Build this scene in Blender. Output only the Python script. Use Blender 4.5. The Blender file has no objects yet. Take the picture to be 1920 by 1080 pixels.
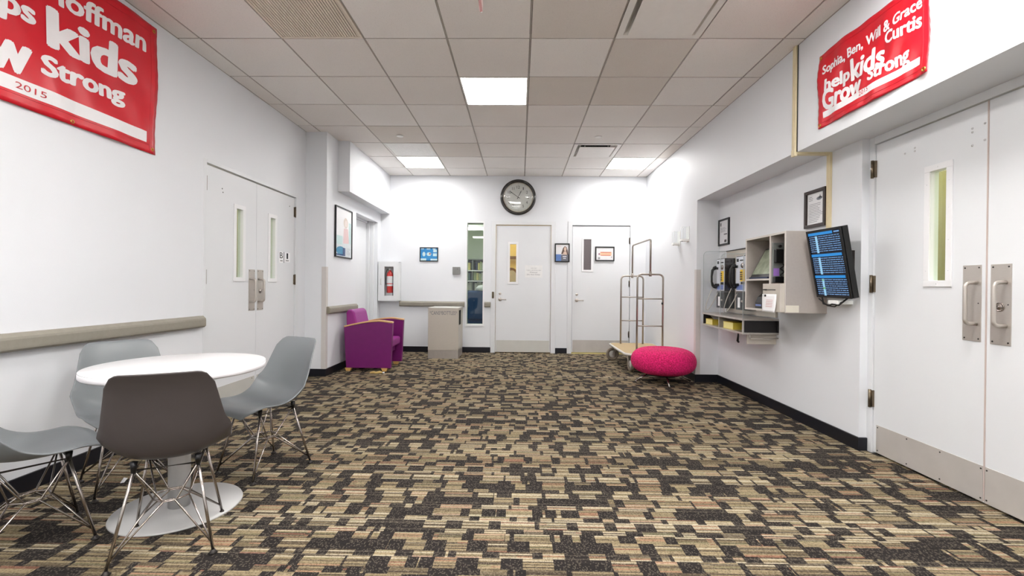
import bpy, bmesh, math, random
from mathutils import Matrix, Vector
random.seed(7)
PI = math.pi
C = bpy.context.scene.collection
sc = bpy.context.scene

# ------------------------------------------------------------------ camera
CAM_Z = 1.08647
F_PX, PITCH, ROLL, YAW = 855.84, -0.00312, 0.00984, -0.01728
c, s = math.cos(YAW), math.sin(YAW); A_ = Matrix(((c, -s, 0), (s, c, 0), (0, 0, 1)))
c, s = math.cos(PITCH), math.sin(PITCH); B_ = Matrix(((1, 0, 0), (0, c, s), (0, -s, c)))
c, s = math.cos(ROLL), math.sin(ROLL); R_ = Matrix(((c, 0, s), (0, 1, 0), (-s, 0, c)))
M_ = R_ @ B_ @ A_
cam_d = bpy.data.cameras.new('camera'); cam = bpy.data.objects.new('camera', cam_d); C.objects.link(cam)
right, fwd, up = Vector(M_[0]), Vector(M_[1]), Vector(M_[2])
mw = Matrix((right, up, -fwd)).transposed().to_4x4(); mw.translation = Vector((0, 0, CAM_Z))
cam.matrix_world = mw
cam_d.sensor_width = 36; cam_d.lens = F_PX * 36 / 1920; cam_d.clip_start = 0.05; cam_d.clip_end = 60
sc.camera = cam

# ------------------------------------------------------------------ world, exposure
w = bpy.data.worlds.new('world'); sc.world = w; w.use_nodes = True
w.node_tree.nodes['Background'].inputs[0].default_value = (0.6, 0.65, 0.7, 1)
w.node_tree.nodes['Background'].inputs[1].default_value = 0.05
sc.view_settings.view_transform = 'Standard'; sc.view_settings.look = 'None'
sc.view_settings.gamma = 1; sc.view_settings.use_curve_mapping = False
sc.view_settings.exposure = 0.15
PANEL = 27.0          # strength of the ceiling light panels
PANEL_REAR = 38.0     # the panels of the same ceiling behind the camera

# ------------------------------------------------------------------ measured room
XL, XA, XR, XB, XD, YB, H = -2.552, -2.3006, 2.0485, 2.308, 2.368, 7.482, 2.897
YC, YN, ZS = 5.336, 3.133, 2.1075
YREAR = -3.0

# ------------------------------------------------------------------ materials
def lin(v):
    v /= 255.0
    return v / 12.92 if v <= 0.04045 else ((v + 0.055) / 1.055) ** 2.4
def rgb(*t): return (lin(t[0]), lin(t[1]), lin(t[2]), 1.0)

def mat(name, col, rough=0.5, metal=0.0, ns=20.0, amt=0.04, bump=0.0, bs=120.0, trans=0.0, alpha=1.0, emit=None, es=1.0, coat=0.0, stretch=None, ior=1.45, spec=0.5):
    m = bpy.data.materials.new(name); m.use_nodes = True
    nt = m.node_tree; b = nt.nodes['Principled BSDF']
    b.inputs['Roughness'].default_value = rough; b.inputs['Metallic'].default_value = metal
    b.inputs['Transmission Weight'].default_value = trans; b.inputs['Alpha'].default_value = alpha
    b.inputs['Coat Weight'].default_value = coat; b.inputs['IOR'].default_value = ior
    b.inputs['Specular IOR Level'].default_value = spec
    tc = nt.nodes.new('ShaderNodeTexCoord'); vec = tc.outputs['Object']
    if stretch:
        mp = nt.nodes.new('ShaderNodeMapping'); mp.inputs['Scale'].default_value = stretch
        nt.links.new(vec, mp.inputs['Vector']); vec = mp.outputs['Vector']
    n = nt.nodes.new('ShaderNodeTexNoise'); n.inputs['Scale'].default_value = ns; n.inputs['Detail'].default_value = 4
    nt.links.new(vec, n.inputs['Vector'])
    mx = nt.nodes.new('ShaderNodeMix'); mx.data_type = 'RGBA'
    cc = rgb(*col)
    lo = tuple(max(0, v * (1 - amt * 2)) for v in cc[:3]) + (1,); hi = tuple(min(1, v * (1 + amt * 2)) for v in cc[:3]) + (1,)
    mx.inputs['A'].default_value = lo; mx.inputs['B'].default_value = hi
    nt.links.new(n.outputs['Fac'], mx.inputs['Factor']); nt.links.new(mx.outputs['Result'], b.inputs['Base Color'])
    if bump:
        n2 = nt.nodes.new('ShaderNodeTexNoise'); n2.inputs['Scale'].default_value = bs; n2.inputs['Detail'].default_value = 5
        nt.links.new(vec, n2.inputs['Vector'])
        bp = nt.nodes.new('ShaderNodeBump'); bp.inputs['Strength'].default_value = bump; bp.inputs['Distance'].default_value = 0.004
        nt.links.new(n2.outputs['Fac'], bp.inputs['Height']); nt.links.new(bp.outputs['Normal'], b.inputs['Normal'])
    if emit:
        b.inputs['Emission Color'].default_value = rgb(*emit); b.inputs['Emission Strength'].default_value = es
    return m

M = {}
M['wall'] = mat('wall_paint', (227, 229, 233), 0.55, ns=1.5, amt=0.012, bump=0.10, bs=350)
M['frame'] = mat('door_frame_paint', (224, 226, 229), 0.35, ns=3, amt=0.01)
M['door'] = mat('door_paint', (226, 228, 231), 0.4, ns=2, amt=0.012, bump=0.05, bs=90)
M['lite'] = mat('lite_frame_paint', (236, 236, 238), 0.35, ns=4, amt=0.01)
M['base'] = mat('black_rubber_base', (17, 18, 27), 0.4, ns=9, amt=0.15)
M['guard'] = mat('corner_guard_vinyl', (205, 200, 197), 0.5, amt=0.02)
M['rail'] = mat('taupe_vinyl_rail', (142, 137, 126), 0.5, ns=40, amt=0.05, bump=0.08)
M['railcap'] = mat('taupe_rail_cap', (140, 133, 118), 0.5, amt=0.04)
M['steel'] = mat('brushed_steel', (196, 189, 182), 0.36, 0.65, ns=60, amt=0.06, stretch=(1, 1, 30))
M['kick'] = mat('kick_plate_steel', (196, 191, 186), 0.45, 0.2, ns=8, amt=0.05)
M['kick_light'] = mat('pale_kick_plate_and_bin_sheen', (206, 205, 199), 0.4, 0.2, ns=8, amt=0.03)
M['chrome'] = mat('chrome_wire', (176, 168, 163), 0.24, 1.0, amt=0.03)
M['darkmetal'] = mat('dark_metal', (52, 48, 46), 0.4, 0.6, amt=0.08)
M['hinge'] = mat('hinge_bronze', (120, 108, 92), 0.35, 0.9, ns=50, amt=0.12)
M['blackp'] = mat('black_plastic', (18, 18, 20), 0.32, amt=0.1)
M['blackframe'] = mat('black_picture_frame', (16, 15, 18), 0.35, ns=30, amt=0.15)
M['brownframe'] = mat('brown_picture_frame', (46, 34, 32), 0.35, ns=30, amt=0.15)
M['paper'] = mat('paper_white', (248, 248, 250), 0.7, amt=0.01)
M['ink'] = mat('grey_ink', (120, 120, 128), 0.8, amt=0.05)
M['black_ink'] = mat('black_ink', (28, 28, 32), 0.7, amt=0.05)
M['white_tube'] = mat('white_plastic', (246, 246, 244), 0.35, amt=0.02)
M['tabletop'] = mat('white_laminate_top', (246, 246, 248), 0.25, ns=6, amt=0.006)
M['tableedge'] = mat('white_table_edge', (228, 226, 230), 0.4, amt=0.01)
M['greypaint'] = mat('grey_painted_metal', (190, 189, 188), 0.35, 0.15, ns=5, amt=0.05)
M['shell'] = mat('grey_shell_plastic', (120, 124, 127), 0.36, ns=5, amt=0.03, bump=0.04, bs=200)
M['shell_dark'] = mat('charcoal_shell_plastic', (76, 70, 70), 0.42, ns=5, amt=0.06, bump=0.05, bs=200)
M['purple'] = mat('purple_vinyl', (112, 24, 100), 0.4, ns=14, amt=0.06, bump=0.05, bs=300)
M['purple_light'] = mat('purple_vinyl_seat', (146, 44, 132), 0.36, ns=14, amt=0.05, bump=0.05, bs=300)
M['wood'] = mat('pale_maple', (214, 170, 120), 0.4, ns=9, amt=0.08, stretch=(1, 8, 8))
M['legwood'] = mat('golden_maple', (216, 172, 104), 0.4, ns=9, amt=0.08)
M['red'] = mat('red_vinyl_banner', (204, 22, 40), 0.3, ns=5, amt=0.06, bump=0.03, bs=60)
M['bannerwhite'] = mat('banner_white_print', (240, 238, 240), 0.4, amt=0.01)
M['redink'] = mat('banner_red_print', (190, 24, 40), 0.4, amt=0.02)
M['brass'] = mat('brass_grommet', (190, 150, 70), 0.3, 0.9, amt=0.05)
M['grille'] = mat('grille_taupe', (228, 217, 202), 0.5, 0.0, amt=0.04)
M['dark'] = mat('dark_void', (22, 20, 19), 0.9, amt=0.05)
M['tbar'] = mat('ceiling_grid_metal', (176, 168, 160), 0.5, amt=0.04)
M['gap'] = mat('ceiling_gap_dark', (34, 31, 29), 0.9, amt=0.05)
M['diff'] = mat('diffuser_white_metal', (236, 233, 229), 0.4, amt=0.02)
M['perf'] = mat('perforated_metal', (244, 244, 242), 0.5, amt=0.04)
M['panel'] = mat('light_panel', (255, 255, 255), 0.5, emit=(255, 253, 250), es=PANEL)
M['panel_rear'] = mat('light_panel_behind', (255, 255, 255), 0.5, emit=(255, 253, 250), es=PANEL_REAR)
M['cream'] = mat('cream_raceway', (218, 204, 168), 0.45, amt=0.03)
M['kiosk'] = mat('taupe_kiosk_laminate', (168, 160, 154), 0.5, ns=60, amt=0.03)
M['kioskedge'] = mat('kiosk_edge_trim', (208, 202, 196), 0.45, amt=0.02)
M['beige'] = mat('beige_metal_box', (196, 188, 178), 0.45, amt=0.03)
M['label'] = mat('cream_label', (216, 210, 196), 0.6, amt=0.02)
M['phoneface'] = mat('phone_faceplate', (224, 228, 238), 0.25, 0.2, ns=30, amt=0.05)
M['phonebody'] = mat('phone_black_body', (26, 24, 26), 0.35, 0.1, amt=0.08)
M['phonegrey'] = mat('phone_grey_vault', (72, 74, 78), 0.35, 0.3, amt=0.05)
M['yellow'] = mat('yellow_card', (238, 200, 40), 0.5, amt=0.03)
M['violet'] = mat('violet_card', (160, 120, 200), 0.5, amt=0.03)
M['bluecard'] = mat('blue_card', (120, 140, 200), 0.5, amt=0.03)
M['bookyellow'] = mat('phone_book_cover', (206, 184, 70), 0.55, amt=0.06)
M['bookpages'] = mat('phone_book_pages', (232, 220, 150), 0.8, ns=200, amt=0.08, stretch=(1, 1, 20))
M['book_dark'] = mat('dark_cubby_laminate', (34, 32, 34), 0.5, amt=0.06)
M['shelfsteel'] = mat('shelf_brushed_steel', (190, 184, 178), 0.35, 0.6, amt=0.05)
M['magenta'] = None
M['deck'] = mat('beige_cart_carpet', (186, 164, 128), 0.95, ns=180, amt=0.18, bump=0.4, bs=400)
M['bumper'] = mat('pale_cart_bumper', (206, 202, 196), 0.45, amt=0.03)
M['tube'] = mat('satin_nickel_tube', (176, 168, 160), 0.3, 0.85, amt=0.05)
M['tyre'] = mat('taupe_rubber_tyre', (128, 116, 102), 0.7, amt=0.08)
M['binmetal'] = mat('stainless_bin', (198, 191, 180), 0.42, 0.2, ns=220, amt=0.05, bump=0.10, bs=260)
M['extred'] = mat('extinguisher_red', (214, 40, 34), 0.25, coat=0.4, amt=0.03)
M['cabinet'] = mat('cabinet_white_enamel', (228, 230, 232), 0.35, amt=0.015)
M['cabinside'] = mat('cabinet_inside_grey', (222, 223, 224), 0.5, amt=0.05)
M['clockface'] = mat('clock_face', (226, 228, 222), 0.5, amt=0.02)
M['clockrim'] = mat('clock_rim_dark_bronze', (34, 28, 26), 0.22, coat=0.5, amt=0.1)
M['boxgrey'] = mat('grey_wall_plate', (128, 128, 126), 0.4, 0.3, amt=0.05)
M['tvframe'] = mat('monitor_black_bezel', (16, 17, 18), 0.3, amt=0.05)
M['cable'] = mat('black_cable', (18, 18, 18), 0.5, amt=0.05)
M['armor'] = mat('armoured_cord_steel', (196, 192, 184), 0.35, 0.6, ns=300, amt=0.2)
M['mapscreen'] = mat('tablet_map_print', (150, 158, 138), 0.2, ns=14, amt=0.35)
M['mesh_glass'] = mat('dark_mesh_glass', (104, 96, 98), 0.25, ns=260, amt=0.28)
M['threshold'] = mat('yellow_brass_threshold', (222, 206, 140), 0.4, 0.1, amt=0.05)
M['backgreen'] = mat('pale_green_room_paint', (190, 198, 178), 0.7, amt=0.03)
M['backyellow'] = mat('yellow_room_paint', (236, 214, 150), 0.7, amt=0.03)
M['backolive'] = mat('corridor_cream_paint', (240, 234, 208), 0.7, amt=0.02)
M['olive'] = mat('corridor_olive_trim', (118, 112, 72), 0.6, amt=0.04)
M['brownwood'] = mat('brown_door_wood', (120, 84, 50), 0.5, ns=10, amt=0.12, stretch=(8, 8, 1))
M['bluefabric'] = mat('blue_upholstery', (40, 78, 132), 0.8, ns=120, amt=0.12, bump=0.2, bs=200)
M['navy'] = mat('navy_cabinet', (40, 52, 80), 0.5, amt=0.1)
M['redfabric'] = mat('dark_red_upholstery', (118, 40, 40), 0.8, ns=80, amt=0.1)
M['shelfgrey'] = mat('grey_shelving', (120, 124, 122), 0.5, 0.2, amt=0.08)
M['litter'] = mat('tan_wrapper', (206, 176, 110), 0.6, amt=0.1)
M['pinkacrylic'] = mat('clear_acrylic', (250, 214, 214), 0.05, trans=0.6, amt=0.02)
M['redline'] = mat('red_acrylic_edge', (190, 50, 60), 0.3, amt=0.05)
M['wallmark'] = mat('scuffed_filler', (206, 204, 206), 0.6, amt=0.04)

# small expression helper over math nodes
class E:
    nt = None
    def __init__(s, v): s.v = v
    @staticmethod
    def op(o, *a):
        n = E.nt.nodes.new('ShaderNodeMath'); n.operation = o
        for i, x in enumerate(a):
            x = x.v if isinstance(x, E) else x
            if isinstance(x, (int, float)): n.inputs[i].default_value = x
            else: E.nt.links.new(x, n.inputs[i])
        return E(n.outputs[0])
    def __add__(s, o): return E.op('ADD', s, o)
    def __sub__(s, o): return E.op('SUBTRACT', s, o)
    def __mul__(s, o): return E.op('MULTIPLY', s, o)
    def __truediv__(s, o): return E.op('DIVIDE', s, o)
    def floor(s): return E.op('FLOOR', s)
    def frac(s): return E.op('FRACT', s)
    def lt(s, o): return E.op('LESS_THAN', s, o)
    def gt(s, o): return E.op('GREATER_THAN', s, o)
def glass_mat(name, tint=(255, 255, 255), refl=0.06, rough=0.02):
    m = bpy.data.materials.new(name); m.use_nodes = True; nt = m.node_tree
    for n in list(nt.nodes): nt.nodes.remove(n)
    o = nt.nodes.new('ShaderNodeOutputMaterial'); t = nt.nodes.new('ShaderNodeBsdfTransparent'); g = nt.nodes.new('ShaderNodeBsdfGlossy')
    t.inputs[0].default_value = rgb(*tint); g.inputs['Roughness'].default_value = rough
    mx = nt.nodes.new('ShaderNodeMixShader'); 
    lw = nt.nodes.new('ShaderNodeLayerWeight'); E.nt = nt
    fac = E.op('POWER', E(lw.outputs['Facing']), 5.0) * 0.35 + refl
    nt.links.new(fac.v, mx.inputs[0])
    nt.links.new(t.outputs[0], mx.inputs[1]); nt.links.new(g.outputs[0], mx.inputs[2]); nt.links.new(mx.outputs[0], o.inputs[0])
    return m
M['glass'] = glass_mat('window_glass', (243, 248, 243), 0.04)
M['acrylic'] = glass_mat('clear_acrylic_panel', (251, 252, 252), 0.05)
M['acrylic_edge'] = mat('acrylic_edge', (186, 194, 196), 0.2, amt=0.03)
M['coverglass'] = glass_mat('clock_glass', (250, 250, 250), 0.06, 0.04)
M['picglass'] = glass_mat('picture_glass', (252, 252, 252), 0.025, 0.05)

def wn(a, b, seed=0.0):
    cmb = E.nt.nodes.new('ShaderNodeCombineXYZ')
    for i, x in enumerate((a, b, seed)):
        x = x.v if isinstance(x, E) else x
        if isinstance(x, (int, float)): cmb.inputs[i].default_value = x
        else: E.nt.links.new(x, cmb.inputs[i])
    n = E.nt.nodes.new('ShaderNodeTexWhiteNoise'); n.noise_dimensions = '3D'
    E.nt.links.new(cmb.outputs[0], n.inputs['Vector']); return E(n.outputs['Value'])
def mixc(f, a, b, mode='MIX'):
    m = E.nt.nodes.new('ShaderNodeMix'); m.data_type = 'RGBA'; m.blend_type = mode
    E.nt.links.new(f.v, m.inputs['Factor']) if isinstance(f, E) else setattr(m.inputs['Factor'], 'default_value', f)
    for k, x in (('A', a), ('B', b)):
        if isinstance(x, tuple): m.inputs[k].default_value = x
        else: E.nt.links.new(x, m.inputs[k])
    return m.outputs['Result']

def carpet():
    m = bpy.data.materials.new('patchwork_carpet'); m.use_nodes = True; nt = m.node_tree; E.nt = nt
    b = nt.nodes['Principled BSDF']; b.inputs['Roughness'].default_value = 0.95; b.inputs['Specular IOR Level'].default_value = 0.15
    g = nt.nodes.new('ShaderNodeNewGeometry'); sx = nt.nodes.new('ShaderNodeSeparateXYZ'); nt.links.new(g.outputs['Position'], sx.inputs[0])
    X, Y = E(sx.outputs['X']), E(sx.outputs['Y'])
    X = X + 20.0; Y = Y + 20.0
    grp = (Y / 0.40).floor(); fy = (Y / 0.40).frac()
    row = grp * 7.0
    for t in (0.10, 0.27, 0.37, 0.55, 0.66, 0.86): row = row + fy.gt(t)
    def layer(p, seed, lo, hi, pdark):
        xs = X / p + wn(row, 3.0, seed) * 5.0
        cell = xs.floor(); f = xs.frac()
        th = wn(cell, row, seed + 1) * (hi - lo) + lo
        on = f.lt(th) * wn(cell, row, seed + 2).gt(pdark)
        return on, cell
    a, ca = layer(0.175, 1.0, 0.45, 0.95, 0.09)
    d, cd = layer(0.29, 5.0, 0.74, 1.30, 0.07)
    on = a * d
    # the stripes of yarn: thin lines that run along the room's width
    thr = (Y / 0.0085).floor(); seg = ca + cd * 13.0
    s1 = wn(thr, seg, 11.0); s2 = wn(thr, grp, 15.0); blk = wn(ca, row, 21.0); s3 = wn(thr, ca, 17.0)
    beige = mixc(blk, rgb(90, 79, 60), rgb(130, 115, 88))
    beige = mixc(s1 * 0.7, beige, rgb(160, 145, 115))
    beige = mixc(s2.gt(0.80) * 0.6, beige, rgb(196, 185, 162))
    beige = mixc(s3.gt(0.80) * 0.75, beige, rgb(54, 46, 41))
    beige = mixc(s2.lt(0.16) * 0.6, beige, rgb(60, 51, 45))
    tint = wn(thr, seg, 31.0)
    beige = mixc(tint.gt(0.91) * 0.4, beige, rgb(160, 100, 82))
    beige = mixc(tint.lt(0.06) * 0.4, beige, rgb(112, 114, 82))
    dark = mixc(s1 * 0.6, rgb(35, 31, 30), rgb(50, 45, 43))
    dark = mixc(s2.gt(0.86) * 0.3, dark, rgb(104, 96, 84))
    col = mixc(on, dark, beige)
    # yarn tufts
    tuft = wn((X / 0.0045).floor(), (Y / 0.006).floor(), 41.0)
    col = mixc(tuft.gt(0.80) * 0.16, col, rgb(170, 158, 138))
    col = mixc(tuft.lt(0.25) * 0.32, col, rgb(24, 21, 20))
    nt.links.new(col, b.inputs['Base Color'])
    bp = nt.nodes.new('ShaderNodeBump'); bp.inputs['Strength'].default_value = 0.5; bp.inputs['Distance'].default_value = 0.003
    nt.links.new(tuft.v, bp.inputs['Height']); nt.links.new(bp.outputs['Normal'], b.inputs['Normal'])
    return m
M['carpet'] = carpet()

def ceiling_tile_mat(name, c1, c2):
    m = bpy.data.materials.new(name); m.use_nodes = True; nt = m.node_tree; E.nt = nt
    b = nt.nodes['Principled BSDF']; b.inputs['Roughness'].default_value = 0.9; b.inputs['Specular IOR Level'].default_value = 0.1
    tc = nt.nodes.new('ShaderNodeNewGeometry')
    n = nt.nodes.new('ShaderNodeTexNoise'); n.inputs['Scale'].default_value = 160; n.inputs['Detail'].default_value = 6
    n1 = nt.nodes.new('ShaderNodeTexNoise'); n1.inputs['Scale'].default_value = 1.8; n1.inputs['Detail'].default_value = 3
    v = nt.nodes.new('ShaderNodeTexVoronoi'); v.inputs['Scale'].default_value = 130
    for q in (n, n1, v): nt.links.new(tc.outputs['Position'], q.inputs['Vector'])
    col = mixc(E(n.outputs['Fac']), rgb(*c1), rgb(*c2))
    col = mixc(E(n1.outputs['Fac']) * 0.35, col, rgb(*[int(x * 0.9) for x in c1]))
    col = mixc(E(v.outputs['Distance']).lt(0.16) * 0.35, col, rgb(120, 112, 106))
    nt.links.new(col, b.inputs['Base Color'])
    return m
TILES = [ceiling_tile_mat('ceiling_tile_mineral', (238, 233, 229), (244, 240, 236)),
         ceiling_tile_mat('ceiling_tile_mineral_light', (244, 240, 237), (248, 245, 242)),
         ceiling_tile_mat('ceiling_tile_mineral_dark', (226, 219, 212), (234, 228, 222))]

def magenta():
    m = bpy.data.materials.new('magenta_felt'); m.use_nodes = True; nt = m.node_tree; E.nt = nt
    b = nt.nodes['Principled BSDF']; b.inputs['Roughness'].default_value = 0.9
    tc = nt.nodes.new('ShaderNodeTexCoord')
    n = nt.nodes.new('ShaderNodeTexNoise'); n.inputs['Scale'].default_value = 70; n.inputs['Detail'].default_value = 8
    n2 = nt.nodes.new('ShaderNodeTexNoise'); n2.inputs['Scale'].default_value = 3.5
    for q in (n, n2): nt.links.new(tc.outputs['Object'], q.inputs['Vector'])
    cr = nt.nodes.new('ShaderNodeValToRGB'); cr.color_ramp.elements[0].position = 0.36; cr.color_ramp.elements[0].color = rgb(150, 6, 40)
    cr.color_ramp.elements[1].position = 0.64; cr.color_ramp.elements[1].color = rgb(236, 30, 120)
    nt.links.new(n.outputs['Fac'], cr.inputs[0])
    col = mixc(E(n2.outputs['Fac']) * 0.6, cr.outputs[0], rgb(214, 16, 108))
    nt.links.new(col, b.inputs['Base Color'])
    bp = nt.nodes.new('ShaderNodeBump'); bp.inputs['Strength'].default_value = 0.4; bp.inputs['Distance'].default_value = 0.004
    nt.links.new(n.outputs['Fac'], bp.inputs['Height']); nt.links.new(bp.outputs['Normal'], b.inputs['Normal'])
    return m
M['magenta'] = magenta()

def emitmat(name, col, st):
    return mat(name, (10, 10, 12), 0.2, emit=col, es=st, amt=0.0)

# ------------------------------------------------------------------ mesh helpers
class MB:
    def __init__(s): s.v = []; s.f = []; s.mi = []; s.cur = 0; s.sm = False; s.smf = []
    def add(s, vs, fs, smooth=None):
        o = len(s.v); s.v += [tuple(p) for p in vs]
        for f in fs:
            s.f.append([o + i for i in f]); s.mi.append(s.cur); s.smf.append(s.sm if smooth is None else smooth)
        return s
    def box(s, x0, x1, y0, y1, z0, z1):
        vs = [(x, y, z) for z in (z0, z1) for y in (y0, y1) for x in (x0, x1)]
        return s.add(vs, [(0, 2, 3, 1), (4, 5, 7, 6), (0, 1, 5, 4), (2, 6, 7, 3), (0, 4, 6, 2), (1, 3, 7, 5)], False)
    def quad(s, *p): return s.add(p, [tuple(range(len(p)))], False)
    def tube(s, pts, r, n=8, cap=True, closed=False):
        pts = [Vector(p) for p in pts]; rings = []; k = len(pts)
        rs = r if isinstance(r, (list, tuple)) else [r] * k
        prev = None
        for i, p in enumerate(pts):
            if closed: t = (pts[(i + 1) % k] - pts[i - 1]).normalized()
            else:
                t = (pts[min(i + 1, k - 1)] - pts[max(i - 1, 0)]).normalized()
            if prev is None:
                a = Vector((0, 0, 1)) if abs(t.z) < 0.9 else Vector((1, 0, 0))
                u = t.cross(a).normalized()
            else:
                u = (prev - t * prev.dot(t)).normalized()
            prev = u; v = t.cross(u)
            rings.append([p + (u * math.cos(2 * PI * j / n) + v * math.sin(2 * PI * j / n)) * rs[i] for j in range(n)])
        vs = [q for R in rings for q in R]; fs = []
        m = k if closed else k - 1
        for i in range(m):
            for j in range(n):
                a0 = i * n + j; a1 = i * n + (j + 1) % n; b0 = ((i + 1) % k) * n + j; b1 = ((i + 1) % k) * n + (j + 1) % n
                fs.append((a0, a1, b1, b0))
        if cap and not closed: fs += [tuple(reversed(range(n))), tuple(range((k - 1) * n, k * n))]
        return s.add(vs, fs, True)
    def lathe(s, prof, n=32, cx=0, cy=0, axis='z', o=(0, 0, 0), cap=True):
        vs = []; fs = []
        for r, z in prof:
            for j in range(n):
                a = 2 * PI * j / n; x, y = r * math.cos(a), r * math.sin(a)
                if axis == 'z': p = (cx + x, cy + y, z)
                elif axis == 'y': p = (o[0] + x, o[1] + z, o[2] + y)
                else: p = (o[0] + z, o[1] + x, o[2] + y)
                vs.append(p)
        for i in range(len(prof) - 1):
            for j in range(n): fs.append((i * n + j, i * n + (j + 1) % n, (i + 1) * n + (j + 1) % n, (i + 1) * n + j))
        if cap and prof[0][0] > 1e-4: fs.append(tuple(reversed(range(n))))
        if cap and prof[-1][0] > 1e-4: fs.append(tuple(range((len(prof) - 1) * n, len(prof) * n)))
        return s.add(vs, fs, True)
    def prism(s, poly, lo, hi, axis='y', smooth=False):
        # poly of (a, b); axis y: (x, z) extruded in y ; axis x: (y, z) ; axis z: (x, y)
        def P(a, b, t): return {'y': (a, t, b), 'x': (t, a, b), 'z': (a, b, t)}[axis]
        n = len(poly); vs = [P(a, b, lo) for a, b in poly] + [P(a, b, hi) for a, b in poly]
        fs = [tuple(range(n)), tuple(reversed(range(n, 2 * n)))] + [(i, i + n, (i + 1) % n + n, (i + 1) % n) for i in range(n)]
        return s.add(vs, fs, smooth)
    def build(s, name, mats, parent=None, bevel=0.0, seg=2, subsurf=0, auto=True):
        me = bpy.data.meshes.new(name); me.from_pydata(s.v, [], s.f)
        ms = mats if isinstance(mats, (list, tuple)) else [mats]
        for m in ms: me.materials.append(m)
        for p, i, q in zip(me.polygons, s.mi, s.smf): p.material_index = i; p.use_smooth = q
        bm = bmesh.new(); bm.from_mesh(me); bmesh.ops.recalc_face_normals(bm, faces=bm.faces); bm.to_mesh(me); bm.free()
        o = bpy.data.objects.new(name, me); C.objects.link(o)
        if parent: o.parent = parent
        if bevel:
            b = o.modifiers.new('bevel', 'BEVEL'); b.width = bevel; b.segments = seg; b.limit_method = 'ANGLE'; b.angle_limit = 0.6
        if subsurf:
            b = o.modifiers.new('sub', 'SUBSURF'); b.levels = subsurf; b.render_levels = subsurf
        return o
def B(*a):
    m = MB(); return m.box(*a)

def tag(o, label=None, cat=None, group=None, kind=None):
    if label: o['label'] = label
    if cat: o['category'] = cat
    if group: o['group'] = group
    if kind: o['kind'] = kind
    return o
def thing(name, label, cat, loc=(0, 0, 0), rz=0.0, group=None):
    o = bpy.data.objects.new(name, None); C.objects.link(o); o.location = loc; o.rotation_euler = (0, 0, rz); o.empty_display_size = 0.1
    return tag(o, label, cat, group)
def struct(name, loc=(0, 0, 0), rz=0.0):
    o = bpy.data.objects.new(name, None); C.objects.link(o); o.location = loc; o.rotation_euler = (0, 0, rz); o.empty_display_size = 0.1
    o['kind'] = 'structure'; return o
def S(mb, name, m, **k):
    o = mb.build(name, m, **k); o['kind'] = 'structure'; return o
def copy_tree(o, parent=None):
    c_ = o.copy(); C.objects.link(c_); c_.parent = parent
    for ch in list(o.children):
        if ch.name in C.objects: copy_tree(ch, c_)
    return c_

def text_mesh(body, bold=0.0, align='LEFT', shear=0.0):
    cu = bpy.data.curves.new('t', 'FONT'); cu.body = body; cu.offset = bold; cu.align_x = align; cu.resolution_u = 3; cu.shear = shear
    o = bpy.data.objects.new('t', cu); C.objects.link(o)
    bpy.context.view_layer.update()
    dg = bpy.context.evaluated_depsgraph_get(); ev = o.evaluated_get(dg)
    me = ev.to_mesh(); vs = [v.co.copy() for v in me.vertices]; fs = [tuple(p.vertices) for p in me.polygons]
    ev.to_mesh_clear(); C.objects.unlink(o); bpy.data.objects.remove(o); bpy.data.curves.remove(cu)
    return vs, fs
CAP = None
def add_text(mb, body, fn, bold=0.02, sub=0):
    """map a line of text into the unit square (x over its width, y 1 at capital height) and place it with fn(u, v)"""
    vs, fs = text_mesh(body, 0.0)
    if not vs: return
    x0 = min(v.x for v in vs); x1 = max(v.x for v in vs); cap = 0.745 if body in ('kids', 'help', 'helps') else 0.70; w_ = x1 - x0 + 2 * bold
    sh = [(0, 0)] if bold <= 0 else [(bold * math.cos(a * PI / 4), bold * math.sin(a * PI / 4) * 0.7) for a in range(8)] + [(0, 0)]
    for dx, dy in sh:
        mb.add([fn((v.x - x0 + dx + bold) / w_, (v.y + dy) / cap) for v in vs], fs, False)

# ------------------------------------------------------------------ structure: floor, ceiling, walls
fl = MB(); fl.box(-2.75, 2.55, YREAR - 0.15, YB + 0.12, -0.06, 0.0)
S(fl, 'floor', M['carpet'])

def wall_panel(mb, axis, p0, p1, u0, u1, z0, z1, holes=()):
    """a slab between p0 and p1 on `axis`, spanning u and z, with rectangular holes (u0,u1,z0,z1)"""
    us = sorted({u0, u1} | {h[0] for h in holes} | {h[1] for h in holes}); zs = sorted({z0, z1} | {h[2] for h in holes} | {h[3] for h in holes})
    us = [u for u in us if u0 <= u <= u1]; zs = [z for z in zs if z0 <= z <= z1]
    for i in range(len(us) - 1):
        for j in range(len(zs) - 1):
            uc, zc = (us[i] + us[i + 1]) / 2, (zs[j] + zs[j + 1]) / 2
            if any(h[0] < uc < h[1] and h[2] < zc < h[3] for h in holes): continue
            if axis == 'x': mb.box(p0, p1, us[i], us[i + 1], zs[j], zs[j + 1])
            else: mb.box(us[i], us[i + 1], p0, p1, zs[j], zs[j + 1])
TOP = H + 0.04
# left wall and its door opening
m = MB(); wall_panel(m, 'x', XL - 0.14, XL, YREAR, 5.374, 0, TOP, [(3.63, 5.20, 0, 2.10)])
S(m, 'wall_left', M['wall'])
# the wall that stands forward at the back left (column face and alcove wall)
m = MB(); m.box(XL - 0.14, XA, 5.374, 5.55, 0, TOP)
wall_panel(m, 'x', XA - 0.2, XA, 5.55, YB, 0, TOP, [(6.355, 7.32, 0, 2.10)])
S(m, 'wall_left_forward', M['wall'])
m = MB(); m.box(XA - 0.02, -2.153, 5.711, YB, 2.262, TOP)
S(m, 'trim_1', M['wall'])
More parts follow.
